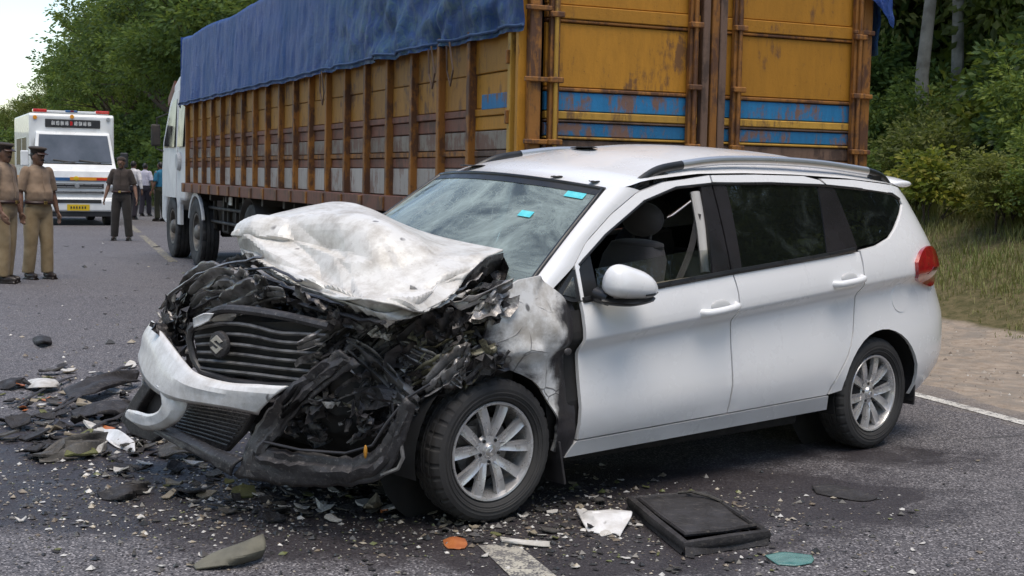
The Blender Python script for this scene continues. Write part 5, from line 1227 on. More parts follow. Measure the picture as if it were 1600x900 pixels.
for x in (1.25, 1.66, 4.9): 
    m = MB(); m.tube([(x, 1.60, 2.52), (x - .05, 1.585, 2.30), (x + .02, 1.58, 2.18), (x + .08, 1.585, 2.30), (x + .06, 1.60, 2.5)], .008, 5); m.build('tie_rope', BROWNW, tarp)

# ================================================================== THE EMERGENCY VAN
van = tag(empty('emergency_van', (-11.53, 35.3, 0), 0), 'white box-bodied emergency van with red roof lights and an orange stripe, facing the wreck', 'van')
va = R(25); van.rotation_euler = (0, 0, -pi / 2 + va)              # local +X is the van's front
VW = pm('van_white', (.74, .75, .74), (.62, .62, .61), 2.5, .35, spec=.5, coat=.3); VG = pm('van_windscreen_tone', (.05, .06, .07), (.10, .11, .13), 1.2, .07, spec=.7, rvar=.03)
VB = pm('van_black', (.02, .02, .022), (.035, .035, .035), 6, .5); VR = pm('red_light_lens', (.62, .03, .02), (.45, .02, .02), 9, .2, coat=.5); VO = pm('orange_stripe_paint', (.80, .32, .02), (.7, .25, .02), 9, .4)
VBL = pm('blue_stripe_paint', (.03, .12, .28), (.03, .09, .2), 9, .4); VY = pm('yellow_plate', (.70, .46, .02), (.6, .4, .02), 9, .5); VS = pm('silver_trim', (.5, .5, .5), (.35, .35, .35), 6, .35, .6)
m = MB(); m.prism([(-.55, .55), (-.55, 2.86), (-.62, 2.92), (-4.9, 2.92), (-5.0, 2.85), (-5.0, .5)], lambda a, b: Vector((a, 1.08, b)), lambda a, b: Vector((a, -1.08, b))); bx_ = m.build('box_body', VW, van, bevel=.04)
cp = [(-.6, .5), (-.6, 2.40), (-.42, 2.44), (-.30, 2.40), (.05, 1.62), (.34, 1.42), (.40, 1.18), (.40, .72), (.44, .70), (.46, .36), (.3, .30), (-.6, .30)]
m = MB(); m.prism(cp, lambda a, b: Vector((a, 1.03 - .10 * sstep(1.4, 2.4, b), b)), lambda a, b: Vector((a, -1.03 + .10 * sstep(1.4, 2.4, b), b))); cb_ = m.build('cab', VW, van, bevel=.05, segs=3)
m = MB(); m.prism([(-.262, 2.345), (.045, 1.655), (.065, 1.66), (-.245, 2.355)], lambda a, b: Vector((a, .93 - .07 * sstep(1.6, 2.4, b), b)), lambda a, b: Vector((a, -.93 + .07 * sstep(1.6, 2.4, b), b))); ws = m.build('windscreen', VG, cb_)
for y in (.35, -.30):
    m = MB(); m.tube([(.10, y + .3, 1.63), (.075, y - .25, 1.70)], .014, 6); m.build('wiper', VB, ws)
m = MB(); m.box((.085, 0, 1.60), (.03, 1.86, .05)); m.build('scuttle', VB, cb_)
for z, hgt, mt in ((1.03, .12, VB), (.86, .07, VB)):
    m = MB(); m.box((.41, 0, z), (.03, 1.35, hgt)); g_ = m.build('grille', mt, cb_, bevel=.01)
    for k in (-.28, .28):
        m = MB(); m.box((.43, 0, z + k * hgt), (.015, 1.25, .015)); m.build('grille_bar', VS, g_)
m = MB(); m.box((.412, -.02, 1.20), (.012, 1.5, .085)); st = m.build('blue_stripe', VBL, cb_)
m = MB(); m.box((.421, .30, 1.215), (.012, .95, .085)); m.build('orange_stripe', VO, st)
m = MB(); m.box((.426, .62, 1.21), (.012, .26, .06)); m.build('red_arrow', VR, st); m = MB(); m.ell((.425, -.02, 1.22), (.012, .07, .06)); m.build('stripe_emblem', VY, st)
m = MB(); m.lathe([(0, .02), (.055, .018), (.062, 0)], 20, mat=Matrix.Translation((.425, 0, 1.03)) @ Matrix.Rotation(-pi / 2, 4, 'Z')); m.build('front_badge', VS, cb_)
for s in (1, -1):
    m = MB(); m.ell((.37, s * .84, .98), (.07, .13, .12), 16, 10); hl = m.build('headlamp', VS, cb_, smooth=60); m = MB(); m.ell((.415, s * .80, .98), (.035, .05, .055)); m.build('lamp_reflector', VG, hl, smooth=60)
    m = MB(); m.lathe([(0, .01), (.06, .008), (.065, -.02)], 18, mat=Matrix.Translation((.47, s * .70, .58)) @ Matrix.Rotation(-pi / 2, 4, 'Z')); m.build('fog_lamp', VB, cb_)
    m = MB(); m.tube([(-.10, s * 1.0, 1.75), (.05, s * 1.22, 1.85), (.05, s * 1.24, 1.75)], .015, 6); ma = m.build('mirror_arm', VB, cb_); m = MB(); m.box((.06, s * 1.25, 1.72), (.08, .20, .40)); m.build('wing_mirror', VB if s > 0 else VW, ma, bevel=.03)
    m = MB(); m.prism([(-.55, 1.62), (-.5, 2.25), (-.33, 2.20), (-.02, 1.62)], lambda a, b: Vector((a, s * (1.045 - .10 * sstep(1.4, 2.4, b)), b)), lambda a, b: Vector((a, s * (1.02 - .10 * sstep(1.4, 2.4, b)), b))); m.build('side_window', VG, cb_)
    for x0, x1 in ((-1.3, -2.5), (-2.8, -4.2)):
        m = MB(); m.prism([(x0, 1.55), (x0, 2.3), (x1, 2.3), (x1, 1.55)], lambda a, b: Vector((a, s * 1.09, b)), lambda a, b: Vector((a, s * 1.07, b))); m.build('box_window', VG, bx_, bevel=.02)
    m = MB(); m.box((-2.8, s * 1.084, 1.2), (4.2, .012, .12)); m.build('side_stripe', VO, bx_)
m = MB(); m.box((.43, 0, .52), (.14, 2.04, .30)); bp = m.build('bumper', VW, van, bevel=.04); m = MB(); m.box((.505, 0, .63), (.01, 1.2, .09)); m.build('air_intake', VB, bp)
m = MB(); m.box((.512, .02, .47), (.012, .56, .16)); pl_ = m.build('number_plate', VY, bp)
for k in range(6): m = MB(); m.box((.52, -.16 + k * .07, .47), (.006, .035, .06)); m.build('plate_mark', VB, pl_)
m = MB(); m.box((.36, 0, .30), (.2, 1.8, .14)); m.build('valance', VB, van, bevel=.02)
# roof: sign board and light bar
m = MB(); m.box((-.535, .02, 2.66), (.03, 1.40, .22)); sb = m.build('sign_board', VB, bx_, bevel=.03)
for k in range(9):
    m = MB(); mw = .085 if k != 4 else .06; m.box((-.515, -.48 + k * .115, 2.665), (.012, mw, .095)); m.box((-.510, -.48 + k * .115 + (.012 if k % 2 else -.014), 2.665), (.012, .02, .12)); m.build('sign_mark', pm('sign_white', (.55, .55, .53), (.25, .25, .25), 22, .6) if k == 0 else (VR if k == 4 else bpy.data.materials['sign_white']), sb)
m = MB(); m.box((-.75, 0, 2.965), (.22, 1.92, .07)); lb = m.build('light_bar', VW, van, bevel=.02)
for y0, y1, mt in ((-.97, -.62, VR), (.62, .97, VR), (-.16, .16, VBL), (-.05, .08, VR)):
    m = MB(); m.box((-.75, (y0 + y1) / 2, 2.985), (.24, y1 - y0, .085 if abs(y0) > .3 else .06)); m.build('light_lens', mt, lb, bevel=.02)
for y, z in ((-.93, 2.80), (.93, 2.80), (0, 2.845)):
    m = MB(); m.lathe([(0, .02), (.05, .018), (.055, 0)], 16, mat=Matrix.Translation((-.54, y, z)) @ Matrix.Rotation(-pi / 2, 4, 'Z')); m.build('marker_lamp', VO if y < .5 else VS, bx_)
for x in (-.25, -3.6):
    for s in (1, -1):
        w = bpy.data.objects.new('wheel', None); COL.objects.link(w); w.parent = van; w.location = (x, s * .86, .36); w.rotation_euler = (0, 0, 0 if s > 0 else pi)
        m = MB(); m.lathe([(.2, .08), (.24, .11), (.33, .11), (.36, .085), (.36, -.085), (.33, -.11), (.2, -.1)], 36); m.build('tyre', RUBBER, w, smooth=40); m = MB(); m.lathe([(.2, .08), (.2, .03), (.1, .02), (.08, .06), (0, .06)], 28); m.build('rim', VS, w, smooth=40)
m = MB(); m.box((-2.2, 0, .48), (4.6, 1.6, .2)); m.build('underframe', VB, van)

# ================================================================== PEOPLE
TMP = bpy.data.scenes.new('workshop')
def remeshed(mb, voxel, smooth=6, disp=None):
    """one continuous surface grown over overlapping volumes"""
    me = mb.mesh('tmp', BLACKP); o = bpy.data.objects.new('tmp', me); TMP.collection.objects.link(o)
    r = o.modifiers.new('r', 'REMESH'); r.mode = 'VOXEL'; r.voxel_size = voxel
    s = o.modifiers.new('s', 'SMOOTH'); s.factor = .5; s.iterations = smooth
    
    with bpy.context.temp_override(scene=TMP, view_layer=TMP.view_layers[0]):
        dg = bpy.context.evaluated_depsgraph_get(); dg.update(); out = bpy.data.meshes.new_from_object(o.evaluated_get(dg))
    bpy.data.objects.remove(o); bpy.data.meshes.remove(me); out.materials.clear()
    if disp:
        new = [v.co + v.normal * disp(v.co) for v in out.vertices]
        out.vertices.foreach_set('co', [c for p in new for c in p])
    out.shade_smooth(); return out
def loft(m, secs, n=24):
    """secs: (z, centre x, half depth, half width) from the top down, rounded square-ish sections"""
    P = crv([Vector(s_) for s_ in secs], 4); vs = []
    for q in P:
        pass
    Q = []
    for i in range(len(secs) - 1):
        for k in range(4):
            t = k / 4; Q.append([lerp(a, b, t * t * (3 - 2 * t)) for a, b in zip(secs[i], secs[i + 1])])
    Q.append(list(secs[-1]))
    for z, cx, a, b in Q:
        for j in range(n):
            an = 2 * pi * j / n; c_, s_ = cos(an), sin(an); vs.append((cx + a * math.copysign(abs(c_) ** .85, c_), b * math.copysign(abs(s_) ** .85, s_), z))
    k = len(Q); m.add(vs, [(i * n + j, i * n + (j + 1) % n, (i + 1) * n + (j + 1) % n, (i + 1) * n + j) for i in range(k - 1) for j in range(n)] + [tuple(range(n))[::-1], tuple((k - 1) * n + j for j in range(n))])
def limb(m, pts, rad, n=10, flat=1.0):
    m.tube(pts, rad, n, flat=flat)
    for p, r_ in zip(pts, rad): m.ell(p, (r_, r_, r_), 10, 8)
def cloth_folds(k, sc): return lambda c: k * (noise.noise(Vector((c.x * sc, c.y * sc, c.z * sc * .6))) + .5 * noise.noise(Vector((c.x * sc * 2.3, c.y * sc * 2.3, c.z * sc * 1.6))))
SKIN = pm('brown_skin', (.20, .105, .068), (.15, .078, .05), 12, .5, bump=.1, bscale=60, spec=.4); HAIR = pm('black_hair', (.012, .010, .010), (.02, .018, .016), 30, .5)
SHOE = pm('dark_leather', (.03, .02, .017), (.018, .013, .011), 12, .35); BELT = pm('brown_belt_leather', (.05, .022, .016), (.03, .015, .012), 12, .4); BRASS = pm('brass', (.5, .36, .14), (.4, .28, .1), 12, .35, .9)
def cloth(name, c, c2=None): return pm(name, c, c2 or tuple(x * .82 for x in c), 7, .9, bump=.25, bscale=120, spec=.15, sheen=.15)
SHARED = {}
def person(loc, heading, H, shirt, trousers, label, cap=None, belly=0.0, legs=((.10, 0), (-.10, 0)), arms=((.06, .05), (.06, .05)), sleeve='short', belt=True, group=None, moustache=True, turn=0.0, hair=True):
    """legs: (sideways, forward) of the feet; arms: (outward, forward) of the hands; local +X is the facing direction"""
    root = tag(empty('person', loc, heading), label, 'person', group); root.scale = (H / 1.72,) * 3
    hipz, sz = .90, 1.405; A = []
    for s, (o_, f_) in zip((1, -1), arms):
        sh = Vector((-.01, s * .172, sz)); el = Vector((-.035 + f_ * .3, s * (.215 + o_ * .5), 1.13)); wr = Vector((f_ + .02, s * (.225 + o_), .885)); A.append((s, sh, el, wr))
    Lg = []
    for s, (o_, f_) in zip((1, -1), legs):
        an = Vector((f_ - .02, o_, .085)); hp = Vector((0, s * .092, hipz)); kn = hp.lerp(an, .52) + Vector((.025, 0, 0)); Lg.append((s, hp, kn, an))
    HT = Matrix.Rotation(turn, 3, 'Z'); hc = Vector((.012, 0, 1.598))
    # body: one continuous figure
    m = MB()
    m.ell(hc, (.092, .074, .115), 20, 14); m.ell(hc + HT @ Vector((.022, 0, -.055)), (.066, .057, .066), 16, 10)
    m.ell(hc + HT @ Vector((.094, 0, -.012)), (.020, .014, .026)); m.ell(hc + HT @ Vector((.080, 0, .028)), (.014, .045, .010)); m.ell(hc + HT @ Vector((.076, 0, -.070)), (.018, .026, .010)); m.ell(hc + HT @ Vector((.062, 0, -.100)), (.022, .026, .018))
    for s in (1, -1): m.ell(hc + HT @ Vector((-.006, s * .076, -.01)), (.020, .010, .032)); m.ell(hc + HT @ Vector((.082, s * .030, .008)), (.010, .013, .008))
    limb(m, [Vector((-.008, 0, 1.52)), Vector((-.015, 0, 1.42))], [.054, .064]); 
    loft(m, [(1.46, -.01, .05, .08), (1.41, -.01, .085, .165), (1.30, 0, .105, .165), (1.12, belly * .3, .095, .145), (1.0, 0, .10, .15), (.86, 0, .10, .15)])
    for s, sh, el, wr in A:
        limb(m, [sh, sh.lerp(el, .5), el, el.lerp(wr, .35), wr], [.055, .048, .040, .041, .028])
        d = (wr - el).normalized(); fwd = Vector((1, 0, 0)); pc = wr + d * .055
        m.ell(pc, (.038, .017, .052), 12, 8)
        for i, (fx, ln) in enumerate(((.030, .070), (.010, .082), (-.010, .077), (-.029, .062))):
            b0 = pc + d * .040 + fwd * fx; b1 = b0 + d * ln * .5 + Vector((.004, -s * .008, 0)); b2 = b1 + d * ln * .45 + Vector((.004, -s * .024, 0)); limb(m, [b0, b1, b2], [.0105, .0098, .0088], 7)
        t0 = pc - d * .02 + fwd * .032; limb(m, [t0, t0 + d * .03 + fwd * .022, t0 + d * .062 + fwd * .026 + Vector((0, -s * .01, 0))], [.013, .0115, .0095], 7)
    for s, hp, kn, an in Lg: limb(m, [hp, kn, kn.lerp(an, .35), an], [.085, .055, .055, .038]); m.ell(an + Vector((.06, 0, -.045)), (.11, .040, .035))
    me = (remeshed(m, .0095, 3)); me.materials.append(SKIN); inst('body', me, root)
    # shirt
    m = MB()
    loft(m, [(1.485, -.01, .062, .068), (1.455, -.012, .075, .115), (1.42, -.012, .095, .160), (1.34, -.004, .114, .166), (1.24, belly * .15, .118, .158), (1.14, belly * .55, .122 + belly * .55, .162 + belly * .3), (1.05, belly * .55, .122 + belly * .5, .164 + belly * .3), (.985, belly * .25, .122 + belly * .2, .166 + belly * .1)])
    for s, sh, el, wr in A:
        e = sh.lerp(el, .92) if sleeve == 'short' else wr.lerp(el, .06); pts = [sh + Vector((0, -s * .02, .0)), sh.lerp(el, .5), sh.lerp(el, .92)] + ([el, e] if sleeve != 'short' else [])
        m.tube(pts, [.074, .070, .069] + ([.056, .044] if sleeve != 'short' else []), 12); m.ell(sh + Vector((0, -s * .015, 0)), (.072, .068, .066))
    me = remeshed(m, .012, 4, cloth_folds(.006, 11)); me.materials.append(shirt); so = inst('shirt', me, root)
    m = MB(); m.tube([Vector((.055 * cos(a) - .008, .058 * sin(a), 1.475 - .014 * cos(a))) for a in [R(35 + 290 * i / 14) for i in range(15)]], .016, 6, flat=1.4); m.build('collar', shirt, so, smooth=60)
    if sleeve == 'short' and belt:
        for s in (1, -1):
            m = MB(); m.tube([Vector((-.012, s * .075, 1.462)), Vector((-.014, s * .13, 1.452)), Vector((-.014, s * .178, 1.432))], [.02, .022, .018], 8, flat=.35); m.build('shoulder_strap', shirt, so, smooth=60)
        bx0 = .121 + belly * .9; m = MB(); m.tube([Vector((.100, 0, 1.43)), Vector((.119, 0, 1.34)), Vector((.126 + belly * .15, 0, 1.24)), Vector((.126 + belly * 1.08, 0, 1.14)), Vector((.126 + belly * 1.02, 0, 1.05))], .008, 6, flat=.6); m.build('button_placket', shirt, so, smooth=60)
    # trousers
    m = MB()
    loft(m, [(1.02, belly * .2, .118 + belly * .2, .160), (.95, belly * .08, .122, .170), (.87, 0, .125, .178), (.80, 0, .10, .165)])
    for s, hp, kn, an in Lg: m.tube([hp + Vector((0, -s * .01, .03)), hp.lerp(kn, .5), kn, kn.lerp(an, .55), an + Vector((-.005, 0, .0))], [.108, .100, .086, .082, .080], 14)
    me = remeshed(m, .012, 4, cloth_folds(.005, 8)); me.materials.append(trousers); inst('trousers', me, root)
    if belt:
        m = MB(); m.tube([Vector((belly * .30 + (.136 + belly * .30) * cos(a), (.178 + belly * .1) * sin(a), 1.005 - belly * .12 * cos(a))) for a in [2 * pi * i / 32 for i in range(33)]], .021, 6, caps=False, flat=1.1); be = m.build('belt', BELT, root, smooth=50)
        m = MB(); m.box((.155 + belly * .62, 0, 1.005 - belly * .12), (.012, .05, .042)); m.build('buckle', BRASS, be, bevel=.004)
    for s, hp, kn, an in Lg:
        if 'shoe' not in SHARED:
            m = MB(); m.ell(Vector((.065, 0, -.035)), (.135, .047, .048), 16, 10); m.ell(Vector((-.01, 0, -.02)), (.058, .045, .06), 12, 8); m.box(Vector((.055, 0, -.075)), (.25, .085, .02))
            SHARED['shoe'] = remeshed(m, .010, 3); SHARED['shoe'].materials.append(SHOE)
        inst('shoe', SHARED['shoe'], root, an)
    if hair:
        if 'hair' not in SHARED:
            m = MB(); m.ell(Vector((-.012, 0, .022)), (.094, .080, .106), 24, 18); me = m.mesh('hair', HAIR, 60); SHARED['hair'] = me
            for v in me.vertices:
                q = Vector(v.co)
                if q.x > .030 and q.z < .060: v.co = Vector((.010, q.y * .8, q.z * .9))
                elif q.z < -.05: v.co = Vector((q.x * .8, q.y * .8, -.05))
        inst('hair', SHARED['hair'], root, hc, (0, 0, turn))
    if moustache:
        m = MB(); m.tube([hc + HT @ Vector((.080, -.032, -.050)), hc + HT @ Vector((.097, 0, -.043)), hc + HT @ Vector((.080, .032, -.050))], [.005, .010, .005], 6); m.build('moustache', HAIR, root, smooth=60)
    if cap is not None:
        mt, peak = cap
        if peak:
            m = MB(); m.lathe([(.088, .0), (.090, .030), (.118, .060), (.112, .074), (.06, .085), (0, .088)], 28, mat=Matrix.Translation(hc + Vector((-.01, 0, .045))) @ HT.to_4x4() @ Matrix.Rotation(R(6), 4, 'Y') @ Matrix.Rotation(pi / 2, 4, 'X')); cpo = m.build('cap', mt, root, smooth=50)
            m = MB(); m.grid(lambda a, b: hc + HT @ Vector((.045 + lerp(.035, .105, b) * cos(lerp(-1.25, 1.25, a)), lerp(.080, .092, b) * sin(lerp(-1.25, 1.25, a)), .052 - .030 * b)), 12, 4); solid(m.build('cap_peak', BELT, cpo, smooth=60), .006)
        else:
            m = MB(); m.ell(hc + HT @ Vector((-.012, 0, .055)), (.106, .092, .068), 20, 10); m.build('beret', mt, root, smooth=60)
    return root
KHAKI = cloth('tan_uniform_shirt', (.30, .215, .15), (.225, .155, .105)); KTROU = cloth('khaki_uniform_trousers', (.36, .27, .16), (.28, .20, .11)); DRAB = cloth('dark_drab_uniform', (.062, .047, .042), (.045, .036, .030)); DTROU = cloth('dark_drab_trousers', (.042, .036, .032)); CAPM = cloth('dark_cap_cloth', (.05, .036, .028))
WHITE = cloth('white_shirt_cloth', (.68, .67, .70)); LAV = cloth('pale_lavender_shirt', (.50, .48, .56)); NAVY = cloth('dark_navy_trousers', (.025, .022, .032)); BLUEC = cloth('teal_blue_shirt', (.02, .14, .24)); OLIVE = cloth('dark_olive_trousers', (.03, .032, .022))
p_ = gnd(8, 442); person(p_, R(-12), 1.77, KHAKI, KTROU, 'police officer in khaki with a peaked cap, cut by the picture edge beside another officer', (CAPM, True), .03, ((.09, -.02), (-.09, .05)), ((.04, .02), (.03, .10)), turn=R(-10))
p_ = gnd(60, 436); person(p_, R(-38), 1.74, KHAKI, KTROU, 'khaki police officer with a full belly, hands at his sides, watching the wreck', (CAPM, True), .045, ((.12, .04), (-.12, -.02)), ((.05, .0), (.05, .03)), turn=R(12))
p_ = gnd(190, 376); person(p_, R(-86), 1.74, DRAB, DTROU, 'man in dark drab uniform and beret standing on the centre line facing the wreck', (CAPM, False), .02, ((.15, 0), (-.15, 0)), ((.09, .04), (.09, .04)), 'short', moustache=True)
p_ = gnd(209, 343); person(p_, R(75), 1.74, WHITE, NAVY, 'man in a white shirt and dark trousers walking away behind the drab-uniformed man', None, .0, ((.09, .14), (-.09, -.12)), ((.05, .05), (.06, -.06)), 'long', belt=False, moustache=False)
p_ = gnd(227, 338); person(p_, R(80), 1.70, LAV, NAVY, 'man in a pale lavender shirt walking ahead of the white-shirted man', None, .0, ((.08, -.10), (-.08, .12)), ((.06, .03), (.06, -.04)), 'short', belt=False, moustache=False)
p_ = gnd(251, 346); person(p_, R(150), 1.72, BLUEC, OLIVE, 'person in a teal blue shirt half hidden by the white lorry cab', None, .0, ((.09, .06), (-.09, -.04)), ((.04, .06), (.04, .0)), 'short', belt=False, moustache=False)
bpy.data.scenes.remove(TMP)

# ================================================================== WRECKAGE ON THE ROAD
rnd = random.Random(1234)
def shard_mesh(name, seed, mat, n=8, amp=.05, asp=.6, th=.05):
    r_ = random.Random(seed); P = [Vector((cos(2 * pi * i / n) * r_.uniform(.55, 1) * .5, sin(2 * pi * i / n) * r_.uniform(.55, 1) * .5 * asp)) for i in range(n)]
    P += [Vector((r_.uniform(-.28, .28), r_.uniform(-.28, .28) * asp)) for _ in range(4)]
    d = delaunay_2d_cdt(P, [], [list(range(n))], 1, 1e-5); V = d[0]; k = len(V); H = [r_.uniform(0, amp) + amp * 1.6 * (v.x * v.x * 4) * r_.uniform(.3, 1) for v in V]
    m = MB(); fs = [tuple(t) for t in d[2]]; cnt = {}
    for t in fs:
        for a, b in ((t[0], t[1]), (t[1], t[2]), (t[2], t[0])): cnt[(min(a, b), max(a, b))] = cnt.get((min(a, b), max(a, b)), 0) + 1
    m.add([(v.x, v.y, h + th) for v, h in zip(V, H)] + [(v.x, v.y, h) for v, h in zip(V, H)], fs + [tuple(i + k for i in t[::-1]) for t in fs] + [(a, b, b + k, a + k) for (a, b), c in cnt.items() if c == 1])
    return m.mesh(name, mat, 25)
DPL = scuffed('dusty_black_plastic', (.046, .043, .046), (.020, .018, .018), (.13, .115, .10), .2); DGR = scuffed('dusty_dark_grey_plastic', (.10, .095, .09), (.05, .045, .04), (.21, .185, .155), .2)
DWH = pm('dirty_white_plastic', (.62, .60, .57), (.40, .37, .33), 14, .5); DTN = pm('dusty_tan_shard', (.30, .255, .19), (.20, .165, .12), 14, .7); DOR = pm('orange_lens_plastic', (.50, .17, .06), (.36, .11, .04), 18, .35); DGN = pm('mossy_green_scrap', (.14, .14, .05), (.08, .085, .035), 18, .7)
kinds = {
    'd': ('plastic_shard', DPL, 'black plastic shard lying in the wreckage spilled on the asphalt', .05, .65), 'g': ('plastic_shard', DGR, 'dusty dark grey plastic shard among the wreckage on the asphalt', .05, .6),
    'w': ('paint_chip', DWH, 'pale white chip of broken bodywork lying on the asphalt', .06, .7), 't': ('tan_shard', DTN, 'dusty tan shard among the wreckage on the asphalt', .06, .65),
    'o': ('lens_shard', DOR, 'orange shard of broken lamp lens lying on the asphalt', .06, .6), 'n': ('green_scrap', DGN, 'mossy green scrap lying among the wreckage', .08, .7)}
SH_ = {k: [shard_mesh(v[0], 500 + 13 * i + ord(k), v[1], 7 + i % 3, .06 + .06 * (i % 3), v[4], v[3]) for i in range(5)] for k, v in kinds.items()}
GRP = {'d': 'black shards', 'g': 'grey shards', 'w': 'white chips', 't': 'tan shards', 'o': 'orange lens shards', 'n': 'green scraps'}
def shard(k, p, size, tilt=.12):
    o = inst(kinds[k][0], rnd.choice(SH_[k]), None, (p.x, p.y, .002 + size * tilt * .16), (rnd.uniform(-tilt, tilt), rnd.uniform(-tilt, tilt), rnd.uniform(0, 6.28)), (size, size * rnd.uniform(.7, 1.2), size * rnd.uniform(.5, 1.1)))
    tag(o, kinds[k][2], 'shard', GRP[k] + ' scattered round the wreck')
def scatter(poly, n, w, s0, s1, tilt=.15):
    x0, x1 = min(p[0] for p in poly), max(p[0] for p in poly); y0, y1 = min(p[1] for p in poly), max(p[1] for p in poly); c = 0
    while c < n:
        x, y = rnd.uniform(x0, x1), rnd.uniform(y0, y1)
        if not inside(poly, x, y): continue
        c += 1; shard(rnd.choices('dgwton', w)[0], gnd(x, y), rnd.uniform(s0, s1) * (1.0 if rnd.random() < .75 else 1.5), tilt)
scatter([(0, 610), (40, 580), (130, 570), (215, 575), (200, 640), (190, 700), (110, 725), (30, 720), (0, 690)], 105, (7, 5, 1.6, 1.6, .5, .5), .05, .17, .3)
scatter([(190, 690), (260, 690), (370, 745), (480, 762), (600, 755), (660, 800), (560, 812), (440, 825), (330, 800), (220, 770), (150, 740)], 150, (6, 5, 2.0, 1.6, .15, .5), .03, .125, .28)
scatter([(230, 745), (400, 760), (520, 790), (480, 812), (300, 800)], 55, (2, 2, 5, 3, .2, .6), .02, .06)
scatter([(650, 790), (760, 812), (830, 800), (900, 770), (1000, 780), (1010, 830), (940, 850), (820, 845), (700, 840)], 62, (5, 4, 3, 2, .1, .4), .025, .08, .25)
scatter([(860, 720), (960, 730), (1040, 760), (1010, 790), (900, 780)], 26, (3, 3, 3, 2.4, .1, .6), .02, .06)
scatter([(0, 760), (300, 790), (500, 830), (420, 895), (0, 895)], 20, (3, 2, 5, 1, .1, .3), .018, .05)
scatter([(430, 820), (1000, 850), (1010, 898), (430, 898)], 34, (4, 3, 3, 1, 0, .3), .015, .045)
scatter([(960, 840), (1250, 850), (1240, 898), (980, 898)], 16, (4, 2, 2, 1, .6, .6), .02, .05)
scatter([(0, 470), (220, 440), (230, 560), (0, 570)], 20, (4, 2, 2, 1, 0, .3), .02, .055)
scatter([(1180, 730), (1590, 690), (1590, 890), (1250, 880)], 14, (4, 3, 2, 1, 0, 0), .015, .04)
scatter([(80, 355), (330, 380), (380, 430), (90, 440)], 14, (5, 2, 2, 1, 0, 0), .05, .13)
scatter([(20, 625), (80, 615), (110, 650), (60, 690), (15, 670)], 26, (1, 1, 3, 4, 5, 1.5), .03, .08, .2)
scatter([(40, 680), (230, 640), (260, 700), (160, 720), (60, 715)], 34, (6, 6, 1, 1, .2, .3), .08, .18, .3)
# countless crumbs of glass, paint and grit
def crumbs():
    r_ = random.Random(8); vs = []; fs = []; ti = []
    def chip(p, s, t):
        k = len(vs); a = r_.uniform(0, 6.28); n = 4
        for j in range(n): b = a + 2 * pi * j / n; vs.append((p.x + cos(b) * s * r_.uniform(.5, 1), p.y + sin(b) * s * r_.uniform(.5, 1), r_.uniform(.001, .3 * s)))
        vs.append((p.x, p.y, s * r_.uniform(.3, .8))); ti.extend([t] * 5); fs.extend([(k, k + 1, k + 4), (k + 1, k + 2, k + 4), (k + 2, k + 3, k + 4), (k + 3, k, k + 4)])
    for cx, cy, sx, sy, n in ((-2.2, 7.3, .8, .9, 2600), (-1.3, 6.0, .75, .45, 3600), (-.4, 5.55, .8, .35, 2400), (.45, 5.8, .55, .35, 2000), (1.0, 5.3, .7, .4, 350), (-1.6, 5.6, 1.4, .7, 500), (-3.5, 9.5, 2, 2, 400), (0, 5.0, 1.6, .3, 500), (-5.5, 16, 2.5, 4, 300)):
        for _ in range(n):
            p = Vector((r_.gauss(cx, sx), r_.gauss(cy, sy), 0)); chip(p, r_.uniform(.003, .011) * (1 if r_.random() < .82 else r_.uniform(1.6, 3.0)) * (1 if p.y < 9 else 2.2), r_.random())
    me = bpy.data.meshes.new('debris_crumbs'); me.from_pydata(vs, [], fs); t = NT('crumb_mix'); a = t.n('ShaderNodeAttribute', attribute_name='tint')
    me.materials.append(t.done(t.bsdf(t.ramp(a.outputs['Fac'], [(0, (.03, .03, .03)), (.4, (.09, .083, .08)), (.66, (.17, .135, .10)), (.80, (.55, .53, .50)), (.90, (.36, .31, .24)), (.96, (.14, .15, .06))], 'CONSTANT'), .4)))
    at = me.attributes.new('tint', 'FLOAT', 'POINT'); at.data.foreach_set('value', ti); o = bpy.data.objects.new('debris_crumbs', me); COL.objects.link(o)
    tag(o, 'countless crumbs of glass and paint strewn over the asphalt round the wreck', 'debris', kind='stuff')
crumbs()
